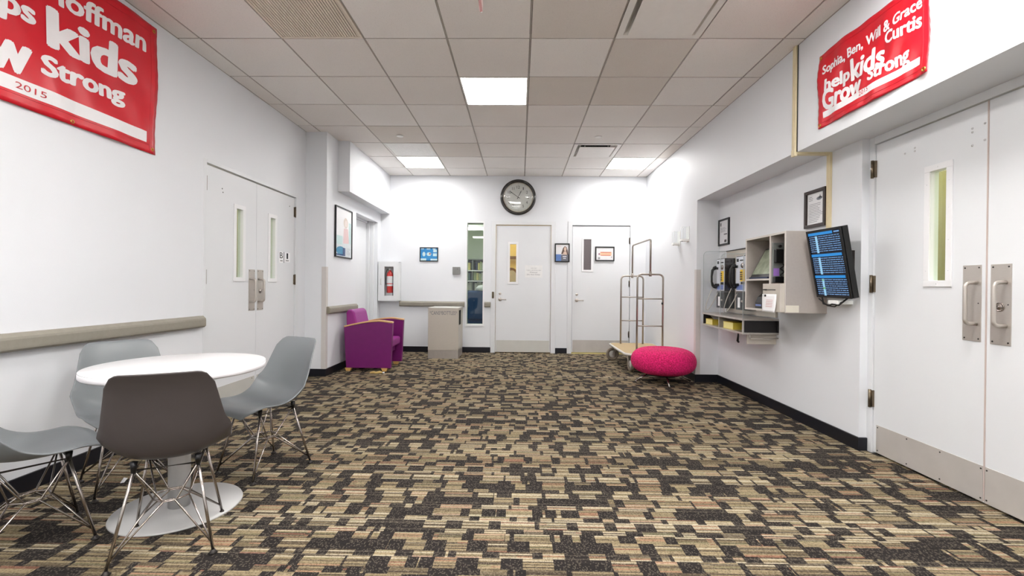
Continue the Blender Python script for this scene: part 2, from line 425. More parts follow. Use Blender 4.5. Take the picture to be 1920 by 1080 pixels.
# back wall
WIN = (-0.877, -0.603, 0.456, 2.127)
m = MB(); wall_panel(m, 'y', YB, YB + 0.13, -2.75, 2.55, 0, TOP, [WIN, (-0.447, 0.553, 0, 2.128), (0.805, 1.839, 0, 2.128)])
S(m, 'wall_back', M['wall'])
# right wall: full height beyond the recess, band above the recess and doors, recessed lower wall
m = MB(); m.box(XR, XR + 0.4, YC, YB, 0, TOP)
S(m, 'wall_right_far', M['wall'])
m = MB(); m.box(XR, XR + 0.4, YREAR, YC, ZS, TOP)
S(m, 'wall_right_upper', M['wall'])
m = MB(); m.box(XB, XB + 0.14, YN, YC, 0, ZS); m.box(XB, XB + 0.14, YREAR, 1.58, 0, ZS)
S(m, 'wall_right', M['wall'])
m = MB(); m.box(-2.75, 2.55, YREAR - 0.13, YREAR, 0, TOP)
S(m, 'wall_rear', M['wall'])

# baseboards
BH, BT = 0.088, 0.012
m = MB(); m.box(XL, XL + BT, YREAR, 3.625, 0, BH); m.box(XL, XL + BT, 5.205, 5.374, 0, BH)
m.box(XL, XA + BT, 5.374 - BT, 5.374, 0, BH); m.box(XA, XA + BT, 5.374, 6.34, 0, BH); m.box(XA, XA + BT, 7.335, YB, 0, BH)
S(m, 'baseboard_left', M['base'])
m = MB(); m.box(XA, -0.475, YB - BT, YB, 0, BH); m.box(0.585, 0.775, YB - BT, YB, 0, BH); m.box(1.87, XR, YB - BT, YB, 0, BH)
S(m, 'baseboard_back', M['base'])
m = MB(); m.box(XR - BT, XR, YC, YB, 0, BH); m.box(XR - BT, XB, YC - BT, YC, 0, BH); m.box(XB - BT, XB, YN, YC, 0, BH)
m.box(XB - BT, XD - 0.012, YN - BT, YN, 0, BH); m.box(XB - BT, XB, YREAR, 1.58, 0, BH)
S(m, 'baseboard_right', M['base'])

# ceiling: dark void, grid, tiles
GX0, GY0, GT = 0.05885, 3.337, 0.61
ceil = struct('ceiling')
m = MB(); m.box(-2.75, 2.5, YREAR - 0.13, YB + 0.13, H + 0.05, H + 0.09); m.build('ceiling_slab', M['gap'], ceil)
xs = [XL] + [GX0 + GT * i for i in range(-4, 4)] + [XR]
ys = [YREAR] + [GY0 + GT * j for j in range(-10, 7)] + [YB]
m = MB()
for i, x in enumerate(xs[1:-1]): m.box(x - 0.0045, x + 0.0045, YREAR, YB, H + 0.003, H + 0.03)
for y in ys[1:-1]: m.box(XL, XR, y - 0.0045, y + 0.0045, H + 0.0035, H + 0.03)
m.box(XL, XL + 0.01, YREAR, 5.374, H, H + 0.03); m.box(XR - 0.01, XR, YREAR, YB, H, H + 0.03); m.box(XL, XR, YB - 0.01, YB, H, H + 0.03)
m.build('ceiling_grid', M['tbar'], ceil)
special = {(-3, -1): 'grille', (1, -1): 'diff', (-1, 1): 'light', (-3, 4): 'perf', (-3, 5): 'light', (1, 4): 'diff', (2, 5): 'light',
           (-1, -3): 'lightr', (-1, -7): 'lightr', (-3, -5): 'lightr', (2, -3): 'lightr', (-3,-9): 'lightr', (2, -8): 'lightr'}
tile_rand = random.Random(3)
tilemesh = {}
lightpat = {(-4, -1): 1, (-3, 0): 0, (-4, 0): 1, (2, 0): 1, (0, 0): 1, (2, 1): 1, (1, 1): 2, (1, 0): 2, (0, 1): 2, (0, -1): 2, (1, 5): 1, (2, 4): 1, (-2, 0): 0, (0, 4): 1}
for i in range(len(xs) - 1):
    for j in range(len(ys) - 1):
        ci, cj = i - 5, j - 11
        if (ci, cj) in special: continue
        x0, x1, y0, y1 = xs[i] + 0.0075, xs[i + 1] - 0.0075, ys[j] + 0.0075, ys[j + 1] - 0.0075
        if i == 0 and y0 > 5.3: continue
        k = lightpat.get((ci, cj), 1 if cj >= 5 else tile_rand.choice([0, 0, 0, 2, 1]))
        w_, d_ = round(x1 - x0, 4), round(y1 - y0, 4)
        key = (w_, d_, k)
        if key not in tilemesh:
            o = B(0, w_, 0, d_, 0, 0.018).build('ceiling_tile', TILES[k], ceil); tilemesh[key] = o.data
        else:
            o = bpy.data.objects.new('ceiling_tile', tilemesh[key]); C.objects.link(o); o.parent = ceil
        o.location = (x0, y0, H + tile_rand.uniform(-0.0006, 0.0006))

def cell(ci, cj): return GX0 + GT * ci, GY0 + GT * cj
def ceiling_light(ci, cj, label, mt='panel', group='ceiling light panels'):
    x, y = cell(ci, cj); t = thing('ceiling_light', label, 'ceiling light', (x + GT / 2, y + GT / 2, H), 0, group)
    h = GT / 2 - 0.006; q = h - 0.012
    f = MB(); f.box(-h, h, -h, -q, -0.003, 0.04); f.box(-h, h, q, h, -0.003, 0.04); f.box(-h, -q, -q, q, -0.003, 0.04); f.box(q, h, -q, q, -0.003, 0.04)
    f.build('light_frame', M['diff'], t)
    B(-q, q, -q, q, 0.0, 0.006).build('light_lens', M[mt], t)
ceiling_light(-1, 1, 'large bright square ceiling light panel in the middle of the ceiling')
ceiling_light(-3, 5, 'bright square ceiling light panel at the far left, beside the alcove')
ceiling_light(2, 5, 'bright square ceiling light panel at the far right above the luggage cart')
for (ci, cj), k in special.items():
    if k == 'lightr':
        ceiling_light(ci, cj, 'square ceiling light panel %s, out of the picture' % {(-1, -3): 'above the aisle beside the round table', (-1, -7): 'in the middle behind the viewer', (-3, -5): 'on the left behind the viewer', (2, -3): 'above the near right double door', (-3, -9): 'at the rear left behind the viewer', (2, -8): 'at the rear right behind the viewer'}[(ci, cj)], 'panel_rear', 'ceiling light panels behind the viewer')

def air_diffuser(ci, cj, label):
    x, y = cell(ci, cj); t = thing('air_diffuser', label, 'air vent', (x + GT / 2, y + GT / 2, H), 0, 'plaque air diffusers in the ceiling')
    h = GT / 2 - 0.005
    # square pan: flange, sloping throat and dark neck
    vs = []; prof = [(h, -0.003), (h - 0.045, -0.003), (h - 0.075, 0.03), (h - 0.11, 0.045)]
    f = MB()
    for r, z in prof: f.v += [(-r, -r, z), (r, -r, z), (r, r, z), (-r, r, z)]
    for a in range(3):
        for b_ in range(4): f.f.append([a * 4 + b_, a * 4 + (b_ + 1) % 4, a * 4 + 4 + (b_ + 1) % 4, a * 4 + 4 + b_]); f.mi.append(0); f.smf.append(False)
    f.build('pan', M['diff'], t)
    B(-(h - 0.11), h - 0.11, -(h - 0.11), h - 0.11, 0.04, 0.047).build('neck', M['dark'], t)
    B(-0.225, 0.225, -0.225, 0.225, -0.022, -0.014).build('face_plate', M['diff'], t, bevel=0.003)
    for sx in (-1, 1):
        for sy in (-1, 1): hg = MB(); hg.tube([(sx * 0.15, sy * 0.15, -0.016), (sx * 0.15, sy * 0.15, 0.045)], 0.004, 6); hg.build('hanger', M['diff'], t)
air_diffuser(1, -1, 'large white plaque air diffuser in the ceiling at the top edge')
air_diffuser(1, 4, 'small white plaque air diffuser beside the far right light panel')

x, y = cell(-3, -1)
t = thing('return_grille', 'taupe slatted return air grille in the ceiling above the left banner', 'air vent', (x + GT / 2, y + GT / 2, H))
h = GT / 2 - 0.006
m = MB()
for a in ((-h, h, -h, -h + 0.016), (-h, h, h - 0.016, h), (-h, -h + 0.016, -h + 0.016, h - 0.016), (h - 0.016, h, -h + 0.016, h - 0.016)): m.box(*a, -0.004, 0.02)
m.build('grille_frame', M['grille'], t)
B(-h, h, -h, h, 0.03, 0.034).build('duct', M['dark'], t)
n = 30
for k in range(n):
    xx = -h + 0.016 + (k + 0.5) * (2 * h - 0.032) / n
    if k == 0:
        sl = MB(); sl.add([(-0.0062, -h + 0.016, 0.002), (-0.0062, h - 0.016, 0.002), (0.0062, h - 0.016, 0.006), (0.0062, -h + 0.016, 0.006),
                           (-0.0062, -h + 0.016, -0.002), (-0.0062, h - 0.016, -0.002), (0.0062, h - 0.016, 0.001), (0.0062, -h + 0.016, 0.001)],
                          [(0, 1, 2, 3), (4, 7, 6, 5), (0, 4, 5, 1), (3, 2, 6, 7), (0, 3, 7, 4), (1, 5, 6, 2)], False)
        o0 = sl.build('slat', M['grille'], t); o0.location.x = xx
    else:
        o = o0.copy(); C.objects.link(o); o.parent = t; o.location.x = xx

x, y = cell(-3, 4)
t = thing('perforated_grille', 'white perforated ceiling grille beside the far left light panel', 'air vent', (x + GT / 2, y + GT / 2, H))
m = MB()
for a in ((-h, h, -h, -h + 0.02), (-h, h, h - 0.02, h), (-h, -h + 0.02, -h + 0.02, h - 0.02), (h - 0.02, h, -h + 0.02, h - 0.02)): m.box(*a, -0.004, 0.02)
m.build('grille_frame', M['diff'], t)
m = MB(); q = h - 0.02
for k in range(19):
    a = -q + 2 * q * k / 18
    m.box(max(-q, a - 0.0125), min(q, a + 0.0125), -q, q, 0.0, 0.003); m.box(-q, q, max(-q, a - 0.0125), min(q, a + 0.0125), 0.0002, 0.0032)
o = m.build('perforated_plate', M['perf'], t); o['kind'] = 'stuff'
B(-q, q, -q, q, 0.012, 0.016).build('duct', M['perf'], t)

for nm, xx, lb in (('left', -1.468, 'small round white sprinkler cover in the ceiling left of the centre light'), ('right', 0.923, 'small round white sprinkler cover in the ceiling before the small air diffuser')):
    t = thing('sprinkler_cover', lb, 'sprinkler', (xx, 5.5, H), 0, 'sprinkler covers in the ceiling')
    m = MB(); m.lathe([(0.0, -0.009), (0.040, -0.009), (0.043, -0.006), (0.043, -0.003), (0.0, -0.003)], 28); m.build('cover_plate', M['white_tube'], t)
    m = MB(); m.lathe([(0.034, -0.003), (0.034, 0.003)], 24); m.build('collar', M['boxgrey'], t)

# edge-lit sign seen edge on, hanging from the ceiling near the viewer
t = thing('acrylic_sign', 'clear acrylic sign panel with red edge hanging from the ceiling, seen edge on', 'sign', (-0.208, 2.16, H))
B(-0.007, 0.007, -0.14, 0.14, -0.43, -0.10).build('acrylic_panel', M['pinkacrylic'], t, bevel=0.002)
B(-0.0025, 0.0025, -0.1425, -0.1405, -0.425, -0.11).build('red_edge', M['redline'], t)
B(-0.03, 0.03, -0.15, 0.15, -0.10, 0.0).build('sign_housing', M['diff'], t, bevel=0.004)

# ------------------------------------------------------------------ doors (local: x along the wall, -y into the room, z up)
def leaf_mesh(w0, w1, z0, z1, hole=None, y0=0.0, y1=0.045):
    m = MB(); wall_panel(m, 'y', y0, y1, w0, w1, z0, z1, [hole] if hole else []); return m
def lite(parent, u0, u1, z0, z1, fw=0.035, m_glass='glass', depth=0.045):
    """window in a door: frame on the face, liner in the hole and a glass pane; u,z = visible glass"""
    m = MB()
    for s_ in (0,):
        a, b_ = -0.008, 0.0
        m.box(u0 - fw, u1 + fw, a, b_, z0 - fw, z0); m.box(u0 - fw, u1 + fw, a, b_, z1, z1 + fw)
        m.box(u0 - fw, u0, a, b_, z0, z1); m.box(u1, u1 + fw, a, b_, z0, z1)
    m.build('lite_frame', M['lite'], parent, bevel=0.002)
    B(u0 - 0.005, u1 + 0.005, depth * 0.5 - 0.003, depth * 0.5 + 0.003, z0 - 0.005, z1 + 0.005).build('glass_pane', M[m_glass], parent)
def hinge(parent, u, z, r=0.0075, h=0.115, out=-0.012, side=1):
    m = MB(); m.tube([(u, out, z - h / 2), (u, out, z + h / 2)], r, 10)
    for k in (-1, 1): m.lathe([(0, 0), (r * 0.8, 0), (r * 0.8, 0.004), (0, 0.008)], 8, cx=u, cy=out) if False else None
    m.box(u - 0.018, u + 0.018, out + 0.004, 0.002, z - h / 2 + 0.004, z + h / 2 - 0.004)
    m.build('hinge', M['hinge'], parent)
def pull(parent, u0, u1, z0, z1, hu, flip=1, rose=False, hz=None):
    """steel backing plate with a D handle; hu = where the grip stands along the width"""
    p = B(u0, u1, -0.0035, 0.0, z0, z1).build('push_plate', M['steel'], parent, bevel=0.0012)
    a, b_ = hz or (z0 + 0.10, z1 - 0.10)
    r = 0.0095; o_ = -0.062; k = 0.022
    pts = [(hu, -0.004, a), (hu, o_ + k, a)]
    for i in range(1, 6):
        an = PI / 2 * i / 6; pts.append((hu, o_ + k - k * math.sin(an), a + k - k * math.cos(an)))
    pts += [(hu, o_, a + k), (hu, o_, b_ - k)]
    for i in range(1, 6):
        an = PI / 2 * i / 6; pts.append((hu, o_ + k - k * math.cos(an), b_ - k + k * math.sin(an)))
    pts += [(hu, o_ + k, b_), (hu, -0.004, b_)]
    g = MB(); g.tube(pts, r, 12); g.build('pull_handle', M['steel'], parent)
    sc_ = MB()
    for uu in (u0 + 0.012, u1 - 0.012):
        for zz in (z0 + 0.014, z1 - 0.014): sc_.lathe([(0.0, -0.005), (0.004, -0.005), (0.004, -0.003)], 8, axis='y', o=(uu, 0, zz))
    sc_.lathe([(0.0, -0.005), (0.003, -0.005), (0.003, -0.003)], 8, axis='y', o=(u1 - 0.014, 0, (z0 + z1) / 2))
    sc_.build('screws', M['darkmetal'], p)
    if rose:
        ro = MB(); uu, zz = (u0 + u1) / 2 - 0.004, (z0 + z1) / 2 - 0.012
        ro.lathe([(0.022, -0.004), (0.022, -0.007), (0.019, -0.0075), (0.018, -0.006), (0.012, -0.006), (0.011, -0.010), (0.0, -0.010)], 24, axis='y', o=(uu, 0, zz)); ro.build('lock_cylinder', M['chrome'], p)
def screws(parent, pts, r=0.004, m_='darkmetal', y=0.0, nm='screws'):
    sc_ = MB()
    for uu, zz in pts: sc_.lathe([(0.0, y - 0.0025), (r, y - 0.002), (r, y)], 8, axis='y', o=(uu, 0, zz))
    return sc_.build(nm, M[m_], parent)

# --- left double door (plane X = -2.570), local x -> +Y
DL = XL - 0.018
d = struct('door_1', (DL, 0, 0), PI / 2)
L0, LS, L1, LT = 3.672, 4.402, 5.146, 2.062
fr = MB(); fr.box(3.63, 3.668, -0.018 - 0.002, 0.10, 0, 2.10); fr.box(5.15, 5.20, -0.020, 0.10, 0, 2.10); fr.box(3.668, 5.15, -0.020, 0.10, 2.072, 2.10)
fr.build('door_frame', M['frame'], d, bevel=0.002)
k = DL / XL
def sc1(v): return v * k
W1 = (sc1(4.055), sc1(4.150), 1.147, 1.768); W2 = (sc1(4.610), sc1(4.700), 1.147, 1.770)
o = leaf_mesh(L0, LS - 0.0015, 0.012, LT, W1).build('door_leaf', M['door'], d)
o = leaf_mesh(LS + 0.0015, L1, 0.012, LT, W2).build('door_leaf', M['door'], d)
lite(d, *W1, fw=0.038); lite(d, *W2, fw=0.038)
B(3.70, LS - 0.02, -0.0025, 0, 0.014, 0.200).build('kick_plate', M['kick_light'], d)
B(LS + 0.02, L1 - 0.02, -0.0025, 0, 0.014, 0.200).build('kick_plate', M['kick_light'], d)
screws(d, [(4.72, 0.183), (4.45, 0.183), (5.09, 0.183), (3.74, 0.183), (4.34, 0.183)], y=-0.0025)
pull(d, sc1(4.249), sc1(4.347), 0.832, 1.226, sc1(4.262), hz=(0.918, 1.135)); pull(d, sc1(4.388), sc1(4.491), 0.830, 1.227, sc1(4.405), rose=True, hz=(0.918, 1.135))
for zz in (1.907, 1.142, 0.36): hinge(d, 5.148, zz, h=0.118); hinge(d, 3.670, zz, h=0.118)
screws(d, [(sc1(5.0), 1.955), (sc1(3.86), 1.905), (sc1(3.87), 1.875)], r=0.006, m_='boxgrey', y=0.0, nm='screw_holes')
sg = thing('stair_sign', 'small white sign plates reading B and 1 on the left double door', 'sign', (DL, 0, 0), PI / 2)
B(4.815, 4.905, -0.005, -0.0005, 1.318, 1.436).build('sign_plate', M['paper'], sg); B(4.927, 5.045, -0.005, -0.0005, 1.330, 1.436).build('sign_plate', M['paper'], sg)
B(4.911, 4.918, -0.006, -0.0005, 1.32, 1.436).build('sign_divider', M['ink'], sg)
m = MB(); add_text(m, 'B', lambda u, v: (4.828 + 0.062 * u, -0.0056, 1.366 + 0.064 * v), 0.0)
for a in range(4): m.box(4.838 + a * 0.013, 4.846 + a * 0.013, -0.0058, -0.005, 1.334, 1.345)
m.build('sign_lettering', M['black_ink'], sg); m = MB()
add_text(m, '1', lambda u, v: (4.968 + 0.034 * u, -0.0056, 1.366 + 0.064 * v), 0.0)
for a in range(4): m.box(4.955 + a * 0.016, 4.965 + a * 0.016, -0.0058, -0.005, 1.342, 1.352)
m.build('sign_lettering', M['black_ink'], sg)

# --- right double door (plane X = 2.368), local x -> -Y
d = struct('door_4', (XD, 0, 0), -PI / 2)
R0, RS, R1, RT = -3.086, -2.357, -1.628, 2.052
fr = MB(); fr.box(-YN, R0 - 0.004, -0.010, 0.07, 0, ZS); fr.box(R1 + 0.004, -1.58, -0.010, 0.07, 0, ZS); fr.box(R0 - 0.004, R1 + 0.004, -0.010, 0.07, RT + 0.006, ZS)
fr.build('door_frame', M['frame'], d, bevel=0.0015)
W3 = (-2.680, -2.578, 1.145, 1.772)
leaf_mesh(R0, RS - 0.002, 0.012, RT, W3).build('door_leaf', M['door'], d)
leaf_mesh(RS + 0.002, R1, 0.012, RT, (-2.14, -2.04, 1.145, 1.772)).build('door_leaf', M['door'], d)
lite(d, *W3, fw=0.036); lite(d, -2.14, -2.04, 1.145, 1.772, fw=0.036)
screws(d, [(W3[0] - 0.018, 1.2), (W3[0] - 0.018, 1.7), (W3[1] + 0.018, 1.2), (W3[1] + 0.018, 1.37), (W3[1] + 0.018, 1.55), (W3[1] + 0.018, 1.7), (-2.63, 1.79), (-2.63, 1.127)], r=0.003, m_='lite', y=-0.008)
B(-3.058, RS - 0.006, -0.0025, 0, 0.014, 0.196).build('kick_plate', M['kick'], d)
B(RS + 0.006, R1 - 0.02, -0.0025, 0, 0.014, 0.196).build('kick_plate', M['kick'], d)
screws(d, [(a, z_) for z_ in (0.030, 0.181) for a in (-3.046, -2.82, -2.60, -2.372, -2.342, -2.1, -1.9, -1.66)], r=0.0042, y=-0.0025)
B(RS - 0.002, RS + 0.004, -0.004, 0.03, 0.02, RT).build('meeting_seal', mat('tan_door_seal', (196, 180, 174), 0.6), d)
pull(d, -2.479, -2.381, 0.826, 1.222, -2.405, hz=(0.918, 1.130)); pull(d, -2.335, -2.237, 0.822, 1.221, -2.262, rose=True, hz=(0.918, 1.130))
for zz in (1.893, 1.128, 0.363): hinge(d, R0 - 0.012, zz, out=-0.018, r=0.009, h=0.118)
screws(d, [(-2.44, 1.94), (-2.44, 1.92), (-2.44, 1.85), (-2.375, 1.945), (-2.375, 1.86), (-2.86, 1.93), (-2.79, 1.945), (-2.79, 1.925)], r=0.006, m_='wallmark', y=0.0, nm='screw_holes')

# --- back doors (plane Y), local = world
def lever(parent, u, z, ln=0.105):
    m = MB(); m.lathe([(0.0, -0.014), (0.024, -0.012), (0.030, -0.004), (0.030, 0.0)], 20, axis='y', o=(u, 0, z))
    m.tube([(u, -0.01, z), (u, -0.055, z), (u + 0.012, -0.062, z), (u + ln, -0.062, z - 0.003)], 0.0085, 8)
    m.build('lever_handle', M['steel'], parent)
    m = MB(); m.lathe([(0.0, -0.012), (0.012, -0.012), (0.020, -0.008), (0.022, 0.0)], 18, axis='y', o=(u, 0, z + 0.094)); m.build('deadbolt', M['steel'], parent)
d = struct('door_2', (0, YB + 0.012, 0), 0)
fr = MB(); fr.box(-0.475, -0.403, -0.022, 0.10, 0, 2.16); fr.box(0.508, 0.580, -0.022, 0.10, 0, 2.16); fr.box(-0.403, 0.508, -0.022, 0.10, 2.098, 2.16)
fr.build('door_frame', M['frame'], d, bevel=0.002)
WA = (-0.168, -0.066, 1.163, 1.782)
leaf_mesh(-0.397, 0.502, 0.012, 2.088, WA).build('door_leaf', M['door'], d)
lite(d, *WA, fw=0.036)
B(-0.385, 0.490, -0.0025, 0, 0.014, 0.205).build('kick_plate', M['kick_light'], d)
lever(d, -0.325, 0.877); hinge(d, -0.440, 0.945, h=0.11, out=-0.032)
d = struct('door_3', (0, YB + 0.012, 0), 0)
fr = MB(); fr.box(0.776, 0.850, -0.022, 0.10, 0, 2.16); fr.box(1.795, 1.868, -0.022, 0.10, 0, 2.16); fr.box(0.850, 1.795, -0.022, 0.10, 2.098, 2.16)
fr.build('door_frame', M['frame'], d, bevel=0.002)
WB = (1.038, 1.160, 1.372, 1.872)
leaf_mesh(0.856, 1.789, 0.022, 2.088, WB).build('door_leaf', M['door'], d)
lite(d, *WB, fw=0.03, m_glass='mesh_glass', depth=0.012)
B(0.87, 1.775, -0.0025, 0, 0.024, 0.222).build('kick_plate', M['kick'], d)
B(0.85, 1.80, -0.03, 0.06, 0.0, 0.014).build('threshold', M['threshold'], d)
lever(d, 0.932, 0.874)
for zz in (1.85, 1.15, 0.32): hinge(d, 1.792, zz, h=0.11, out=-0.004, r=0.005)
# alcove door in the forward-standing left wall (recessed), local x -> +Y
d = struct('door_5', (-2.45, 0, 0), PI / 2)
fr = MB(); fr.box(7.216, 7.319, -0.045, 0.045, 0, 2.099); fr.box(7.262, 7.319, -0.10, -0.045, 0, 2.099); fr.box(6.356, 6.396, -0.10, 0.045, 0, 2.099); fr.box(6.396, 7.216, -0.02, 0.045, 2.07, 2.099)
fr.build('door_frame', M['frame'], d, bevel=0.004)
leaf_mesh(6.398, 7.213, 0.012, 2.067).build('door_leaf', M['door'], d)

# window slit in the back wall
wn_ = struct('window_1')
f = MB(); a0, a1, z0_, z1_ = WIN; g_ = 0.017
f.box(a0 - g_, a1 + g_, YB - 0.006, YB + 0.0, z1_, z1_ + 0.02); f.box(a0 - g_, a1 + g_, YB - 0.010, YB, z0_ - 0.024, z0_)
f.box(a0 - g_, a0, YB - 0.006, YB, z0_, z1_); f.box(a1, a1 + g_, YB - 0.006, YB, z0_, z1_)
f.box(a0, a0 + 0.006, YB, YB + 0.13, z0_, z1_); f.box(a1 - 0.006, a1, YB, YB + 0.13, z0_, z1_); f.box(a0, a1, YB, YB + 0.13, z0_, z0_ + 0.006)
f.build('window_frame', M['lite'], wn_)
B(a0 + 0.006, a1 - 0.006, YB + 0.03, YB + 0.036, z0_ + 0.006, z1_).build('window_pane', M['glass'], wn_)

# ------------------------------------------------------------------ rooms seen through the panes
def room(name, x0, x1, y0, y1, mt, h=2.9, skip=()):
    m = MB(); t_ = 0.05
    if 'x0' not in skip: m.box(x0 - t_, x0, y0, y1, 0, h)
    if 'x1' not in skip: m.box(x1, x1 + t_, y0, y1, 0, h)
    if 'y0' not in skip: m.box(x0, x1, y0 - t_, y0, 0, h)
    if 'y1' not in skip: m.box(x0, x1, y1, y1 + t_, 0, h)
    m.box(x0, x1, y0, y1, h, h + t_)
    S(m, name, M[mt])
    m = MB(); m.box(x0, x1, y0, y1, -0.06, -0.001); return m
fm = room('wall_office', -2.6, -0.50, YB + 0.13, 10.9, 'backgreen', skip=('y0',)); S(fm, 'floor_office', M['navy'])
fm = room('wall_yellow_room', -0.44, 0.75, YB + 0.13, 9.3, 'backyellow', skip=('y0',)); S(fm, 'floor_yellow_room', M['kiosk'])
fm = room('wall_corridor_left', -4.2, XL - 0.14, 3.0, 8.2, 'backolive', skip=('x1',)); S(fm, 'floor_corridor_left', M['kiosk'])
fm = room('wall_corridor_right', XB + 0.14, 3.7, 1.3, 5.2, 'backolive', skip=('x0',)); S(fm, 'floor_corridor_right', M['kiosk'])
def lamp(x, y, z, sx, sy, e, col=(1, 1, 1)):
    l = bpy.data.lights.new('room_lamp', 'AREA'); l.shape = 'RECTANGLE'; l.size = sx; l.size_y = sy; l.energy = e; l.color = col
    o = bpy.data.objects.new('room_lamp', l); C.objects.link(o); o.location = (x, y, z)
lamp(-1.4, 9.0, 2.85, 0.6, 1.2, 30); lamp(0.1, 8.4, 2.85, 0.5, 0.5, 16, (1, 0.93, 0.75)); lamp(-3.4, 5.9, 2.85, 0.6, 3.0, 60, (1, 0.99, 0.93)); lamp(3.1, 3.4, 2.85, 0.6, 2.2, 60, (1, 0.99, 0.93))
# office things behind the window slit
t = thing('tube_light', 'white tube light glowing on the ceiling behind the window slit', 'ceiling light', (-0.99, 9.6, 0))
B(-0.30, 0.34, -0.06, 0.06, 2.30, 2.33).build('light_lens', emitmat('tube_light_lens', (255, 255, 255), 2.2), t); B(-0.32, 0.36, -0.08, 0.08, 2.33, 2.37).build('light_housing', M['white_tube'], t)
for a in (-0.2, 0.24): hg = MB(); hg.tube([(a, 0, 2.36), (a, 0, 2.9)], 0.006); hg.build('hanger', M['white_tube'], t)
t = thing('office_shelving', 'grey metal shelving unit filled with binders behind the window slit', 'shelf', (-1.0, 9.9, 0))
m = MB()
for xx in (-0.42, -0.02, 0.40): m.box(xx - 0.012, xx + 0.012, -0.15, 0.25, 0, 1.66)
m.build('shelf_upright', M['shelfgrey'], t)
for zz in (0.25, 0.62, 0.98, 1.20, 1.42, 1.66): B(-0.42, 0.40, -0.16, 0.25, zz - 0.012, zz + 0.008).build('shelf_board', M['white_tube'] if zz in (1.20, 1.42) else M['shelfgrey'], t)
B(-0.42, 0.40, 0.25, 0.26, 0, 1.66).build('shelf_back', M['navy'], t)
rb = random.Random(5)
bm_ = [mat('binder_a', (150, 160, 120), 0.6), mat('binder_b', (186, 186, 176), 0.6), mat('binder_c', (92, 110, 112), 0.6), mat('binder_d', (196, 186, 120), 0.6), mat('binder_e', (58, 60, 92), 0.6)]
nb = 0
for zz in (0.998, 1.218, 1.438):
    xx = -0.40
    shelf_word = {0.998: 'lowest', 1.218: 'middle', 1.438: 'upper'}[zz]
    while xx < 0.33:
        ww = rb.uniform(0.03, 0.06); hh = rb.uniform(0.14, 0.18)
        if not (xx - 0.014 < -0.02 < xx + ww + 0.014):
            ki = rb.randrange(5)
            if -1.22 < -1.0 + xx < -0.75:
                o = B(-ww / 2, ww / 2, -0.1, 0.1, 0, hh).build('binder', bm_[ki], None); o.location = (-1.0 + xx + ww / 2, 9.88, zz)
                tag(o, ['olive', 'pale grey', 'slate', 'straw yellow', 'dark blue'][ki] + ' binder on the ' + shelf_word + ' binder shelf behind the window slit', 'binder', 'binders on the office shelving')
        xx += ww + 0.006
t = thing('office_chair', 'blue upholstered high-back chair behind the lower part of the window slit', 'chair', (-0.80, 8.45, 0))
B(-0.17, 0.26, -0.05, 0.06, 0.46, 1.0).build('backrest', M['bluefabric'], t, bevel=0.04, seg=4); B(-0.17, 0.26, 0.0, 0.45, 0.36, 0.48).build('seat', M['bluefabric'], t, bevel=0.04, seg=4)
for sx in (-0.14, 0.23):
    for sy in (0.02, 0.4): B(sx - 0.015, sx + 0.015, sy - 0.015, sy + 0.015, 0, 0.37).build('leg', M['darkmetal'], t)
t = thing('red_office_chair', 'dark red upholstered chair at the left inside the window slit', 'chair', (-1.22, 8.60, 0))
B(-0.2, 0.19, -0.05, 0.05, 0.40, 0.80).build('backrest', M['redfabric'], t, bevel=0.03, seg=3); B(-0.2, 0.19, 0, 0.42, 0.34, 0.44).build('seat', M['redfabric'], t, bevel=0.03, seg=3)
for sx in (-0.17, 0.16):
    for sy in (0.02, 0.38): B(sx - 0.014, sx + 0.014, sy - 0.014, sy + 0.014, 0, 0.35).build('leg', M['darkmetal'], t)
t = thing('yellow_lidded_jug', 'small yellow jug on a dark counter behind the window slit', 'jug', (-1.12, 9.40, 1.0))
m = MB(); m.lathe([(0.0, 0.0), (0.045, 0.0), (0.05, 0.05), (0.035, 0.11), (0.02, 0.13), (0.0, 0.13)], 16); m.build('body', M['yellow'], t)
m = MB(); m.lathe([(0.022, 0.13), (0.022, 0.16), (0.0, 0.16)], 12); m.build('lid', M['blackp'], t)
o = B(-0.25, 0.5, -0.2, 0.2, 0, 1.0).build('counter_cabinet', M['navy'], None, bevel=0.01); o.location = (-1.2, 9.45, 0); tag(o, 'dark navy counter cabinet behind the window slit', 'cabinet')
o = MB(); o.lathe([(0.0, 0.0), (0.10, 0.01), (0.12, 0.05), (0.07, 0.10), (0.0, 0.11)], 18); o = o.build('crumpled_bag', M['paper'], None); o.location = (-0.70, 8.46, 1.0); tag(o, 'pale crumpled bag resting on top of the blue chair back', 'bag')
# yellow room
t = thing('arched_cabinet', 'brown arched cabinet front in the yellow room behind the door pane', 'cabinet', (-0.18, 9.0, 0))
pts = [(-0.14, 0.0), (0.14, 0.0), (0.14, 1.32)] + [(0.14 * math.cos(a * PI / 10), 1.32 + 0.14 * math.sin(a * PI / 10)) for a in range(1, 10)] + [(-0.14, 1.32)]
m = MB(); m.prism(pts, 0, 0.06); m.build('body', M['brownwood'], t)
pts = [(a * 0.68 + 0.02, 0.05 + b_ * 0.93) for a, b_ in pts]
m = MB(); m.prism(pts, -0.01, 0.0); m.build('door_panel', M['beige'], t)
o = B(-0.3, 0.5, 0, 0.03, 0, 0.06).build('wall_shelf', M['brownwood'], None); o.location = (-0.15, 9.22, 1.64); tag(o, 'brown ledge across the yellow wall behind the door pane', 'shelf')
